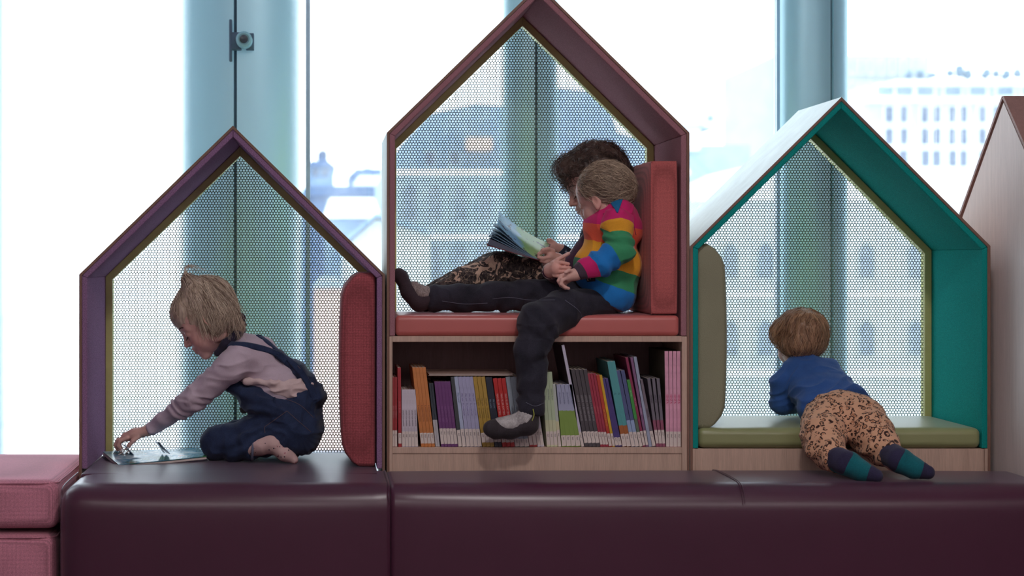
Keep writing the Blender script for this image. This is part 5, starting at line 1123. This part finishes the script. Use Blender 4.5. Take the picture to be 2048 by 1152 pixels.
jD = [Ell(Q(1620, 752, .225), (r(66), .080, r(42)), k=.035), Ell(Q(1648, 785, .15), (r(74), .095, r(46)), k=.035), Ell(Q(1674, 815, .07), (r(84), .080, r(50)), k=.03), Cap(Q(1610, 735, .24), Q(1606, 720, .25), .052, .044, .02)]
jD += limb([Q(1590, 748, .225), Q(1568, 770, .215), Q(1565, 806, .225), Q(1588, 814, .32)], (.042, .038, .034, .024), .018, (0, 1))+limb([Q(1655, 745, .225), Q(1680, 775, .235), Q(1694, 808, .25), Q(1645, 812, .325)], (.042, .036, .032, .024), .018, (0, 1))
hemc, hemn = Q(1660, 818, .022), np.array([.40, -.86, -.25])
jD += [Plane(hemc, hemn, .2, .006)]
def jdf(V):
    k = (1+V[:, 1]/D); px = VX+V[:, 0]*PX/k; py = VY-(V[:, 2]-EYE)*PX/k; w_ = np.clip(1-np.abs(py-775)/50, 0, 1)
    s_ = np.sin(py*.12+px*.05+vnoise(V*11, 9)*7); return (.0075*(1-np.abs(s_))**1.4-.003)*w_
jumpD = body_mesh('blue_jumper', jD, .0034, M_navy, bodyD, off=oD, disp=lambda V: folds(.0034, (16, 16, 30), 71)(V)+jdf(V), key='Dj')
lp = N('leopard_print', .9, 0, .2)
wv = lp.node('ShaderNodeTexNoise'); wv.inputs['Scale'].default_value = 55; wv.inputs['Detail'].default_value = 2; lp.l(lp.co(), wv.inputs['Vector'])
ad = lp.node('ShaderNodeVectorMath', operation='SCALE'); lp.l(wv.outputs['Color'], ad.inputs[0]); ad.inputs['Scale'].default_value = .010
a2 = lp.node('ShaderNodeVectorMath', operation='ADD'); lp.l(lp.co(), a2.inputs[0]); lp.l(ad.outputs[0], a2.inputs[1])
vv = lp.node('ShaderNodeTexVoronoi'); vv.inputs['Scale'].default_value = 66; lp.l(a2.outputs[0], vv.inputs['Vector']); dd = vv.outputs['Distance']
ringm = lp.math('MULTIPLY', lp.math('GREATER_THAN', dd, .30), lp.math('LESS_THAN', dd, .52)); brk = lp.math('GREATER_THAN', lp.noise(95, 2), .46); ringm = lp.math('MULTIPLY', ringm, brk)
bc = lp.mix(lp.math('LESS_THAN', dd, .24), srgb(214, 164, 132), srgb(176, 120, 88)); lp.color(lp.mix(ringm, bc, srgb(58, 36, 32))); lp.sheen(.1)
tD_ = [Ell(Q(1688, 838, .0), (r(80), .092, r(54)), k=.03), Ell(Q(1680, 822, .05), (r(70), .08, r(42)), k=.03)]
tD_ += limb([Q(1648, 852, -.03), Q(1646, 872, -.09), Q(1652, 898, -.15), Q(1676, 925, -.235)], (r(46), r(42), r(35), r(26)), .022, (0, 1))+limb([Q(1728, 846, -.03), Q(1742, 866, -.09), Q(1760, 890, -.15), Q(1786, 916, -.225)], (r(46), r(42), r(34), r(26)), .022, (0, 1))
def lpf(V):
    k = (1+V[:, 1]/D); px = VX+V[:, 0]*PX/k; py = VY-(V[:, 2]-EYE)*PX/k; return .0030*np.sin(py*.17+px*.06+vnoise(V*14, 2)*5)*np.clip((py-862)/30, 0, 1)
body_mesh('leopard_trousers', tD_, .0034, lp.m, bodyD, off=oD, disp=lambda V: folds(.0032, (22, 22, 22), 73)(V)+lpf(V))
M_tsock = cotton('teal_sock_knit', (20, 96, 104), .3, 350); M_nsock = cotton('navy_sock_knit', (48, 44, 70), .3, 350)
for pts, hd, td in ((((1678, 924, -.235), (1698, 928, -.262), (1722, 942, -.285), (1746, 950, -.30)), 0, 0), (((1786, 916, -.225), (1802, 922, -.258), (1828, 936, -.275), (1850, 943, -.285)), 0, 0)):
    q = PL(*pts); sk_ = body_mesh('sock', limb(q, (r(23), r(23.5), r(20), r(14)), .012, sq=(np.array([0, 1., .0]), 1.15)), .003, M_tsock, bodyD, off=oD)
    body_mesh('sock_heel', limb([q[0]*.9+q[1]*.1+np.array([-.003, .004, .006]), q[1]+np.array([-.008, -.003, .004])], (r(25.2), r(24.6)), .01), .003, M_nsock, sk_, off=oD)
    body_mesh('sock_toe', limb([q[3]*.75+q[2]*.25, q[3]+(q[3]-q[2])*.22], (r(17.6), r(14)), .01, sq=(np.array([0, 1., .0]), 1.15)), .003, M_nsock, sk_, off=oD)
hcD = [Ell(up(CD, MD, sD, -.014, 0, .038), np.array([.099, .084, .084])*sD, MD, .02), Ell(Q(1604, 690, .25), (r(46), .06, r(30)), k=.02), Ell(Q(1562, 668, .29), (r(22), .04, r(26)), k=.02)]
cutD = [Ell(up(CD, MD, sD, .082, 0, -.055), np.array([.075, .12, .080])*sD, MD, .008, neg=True)]
haD = body_mesh('hair', hcD+cutD, .0034, M_hD, bodyD, off=oD, attrs=dict(tone=lambda V: .2+.5*vnoise(V*[80, 80, 20], 3)), disp=folds(.0028, (70, 70, 18), 81))
rs = np.random.RandomState(31)
rt = scalp(CD, MD, sD, 1300, lambda l: l[2] > -.045 and not (l[0] > .05 and l[2] < .02), hcD, rs); whirl = up(CD, MD, sD, -.045, 0, .115)
def flD(p):
    v = p-whirl; v /= np.linalg.norm(v, axis=1)[:, None]+1e-6; return v*.6+np.array([-.12, 0, -.7])+.9*(np.stack([vnoise(p*16, 80), vnoise(p*16, 81), vnoise(p*16, 82)], 1)-.5)
g1 = grow(hcD, rt, flD, 10, .0068, .0008, .0022, .3, 12, .008, .25)
strand_obj('tousled_strands', g1, rs.uniform(.0005, .0010, len(g1)), M_hD, haD, oD)
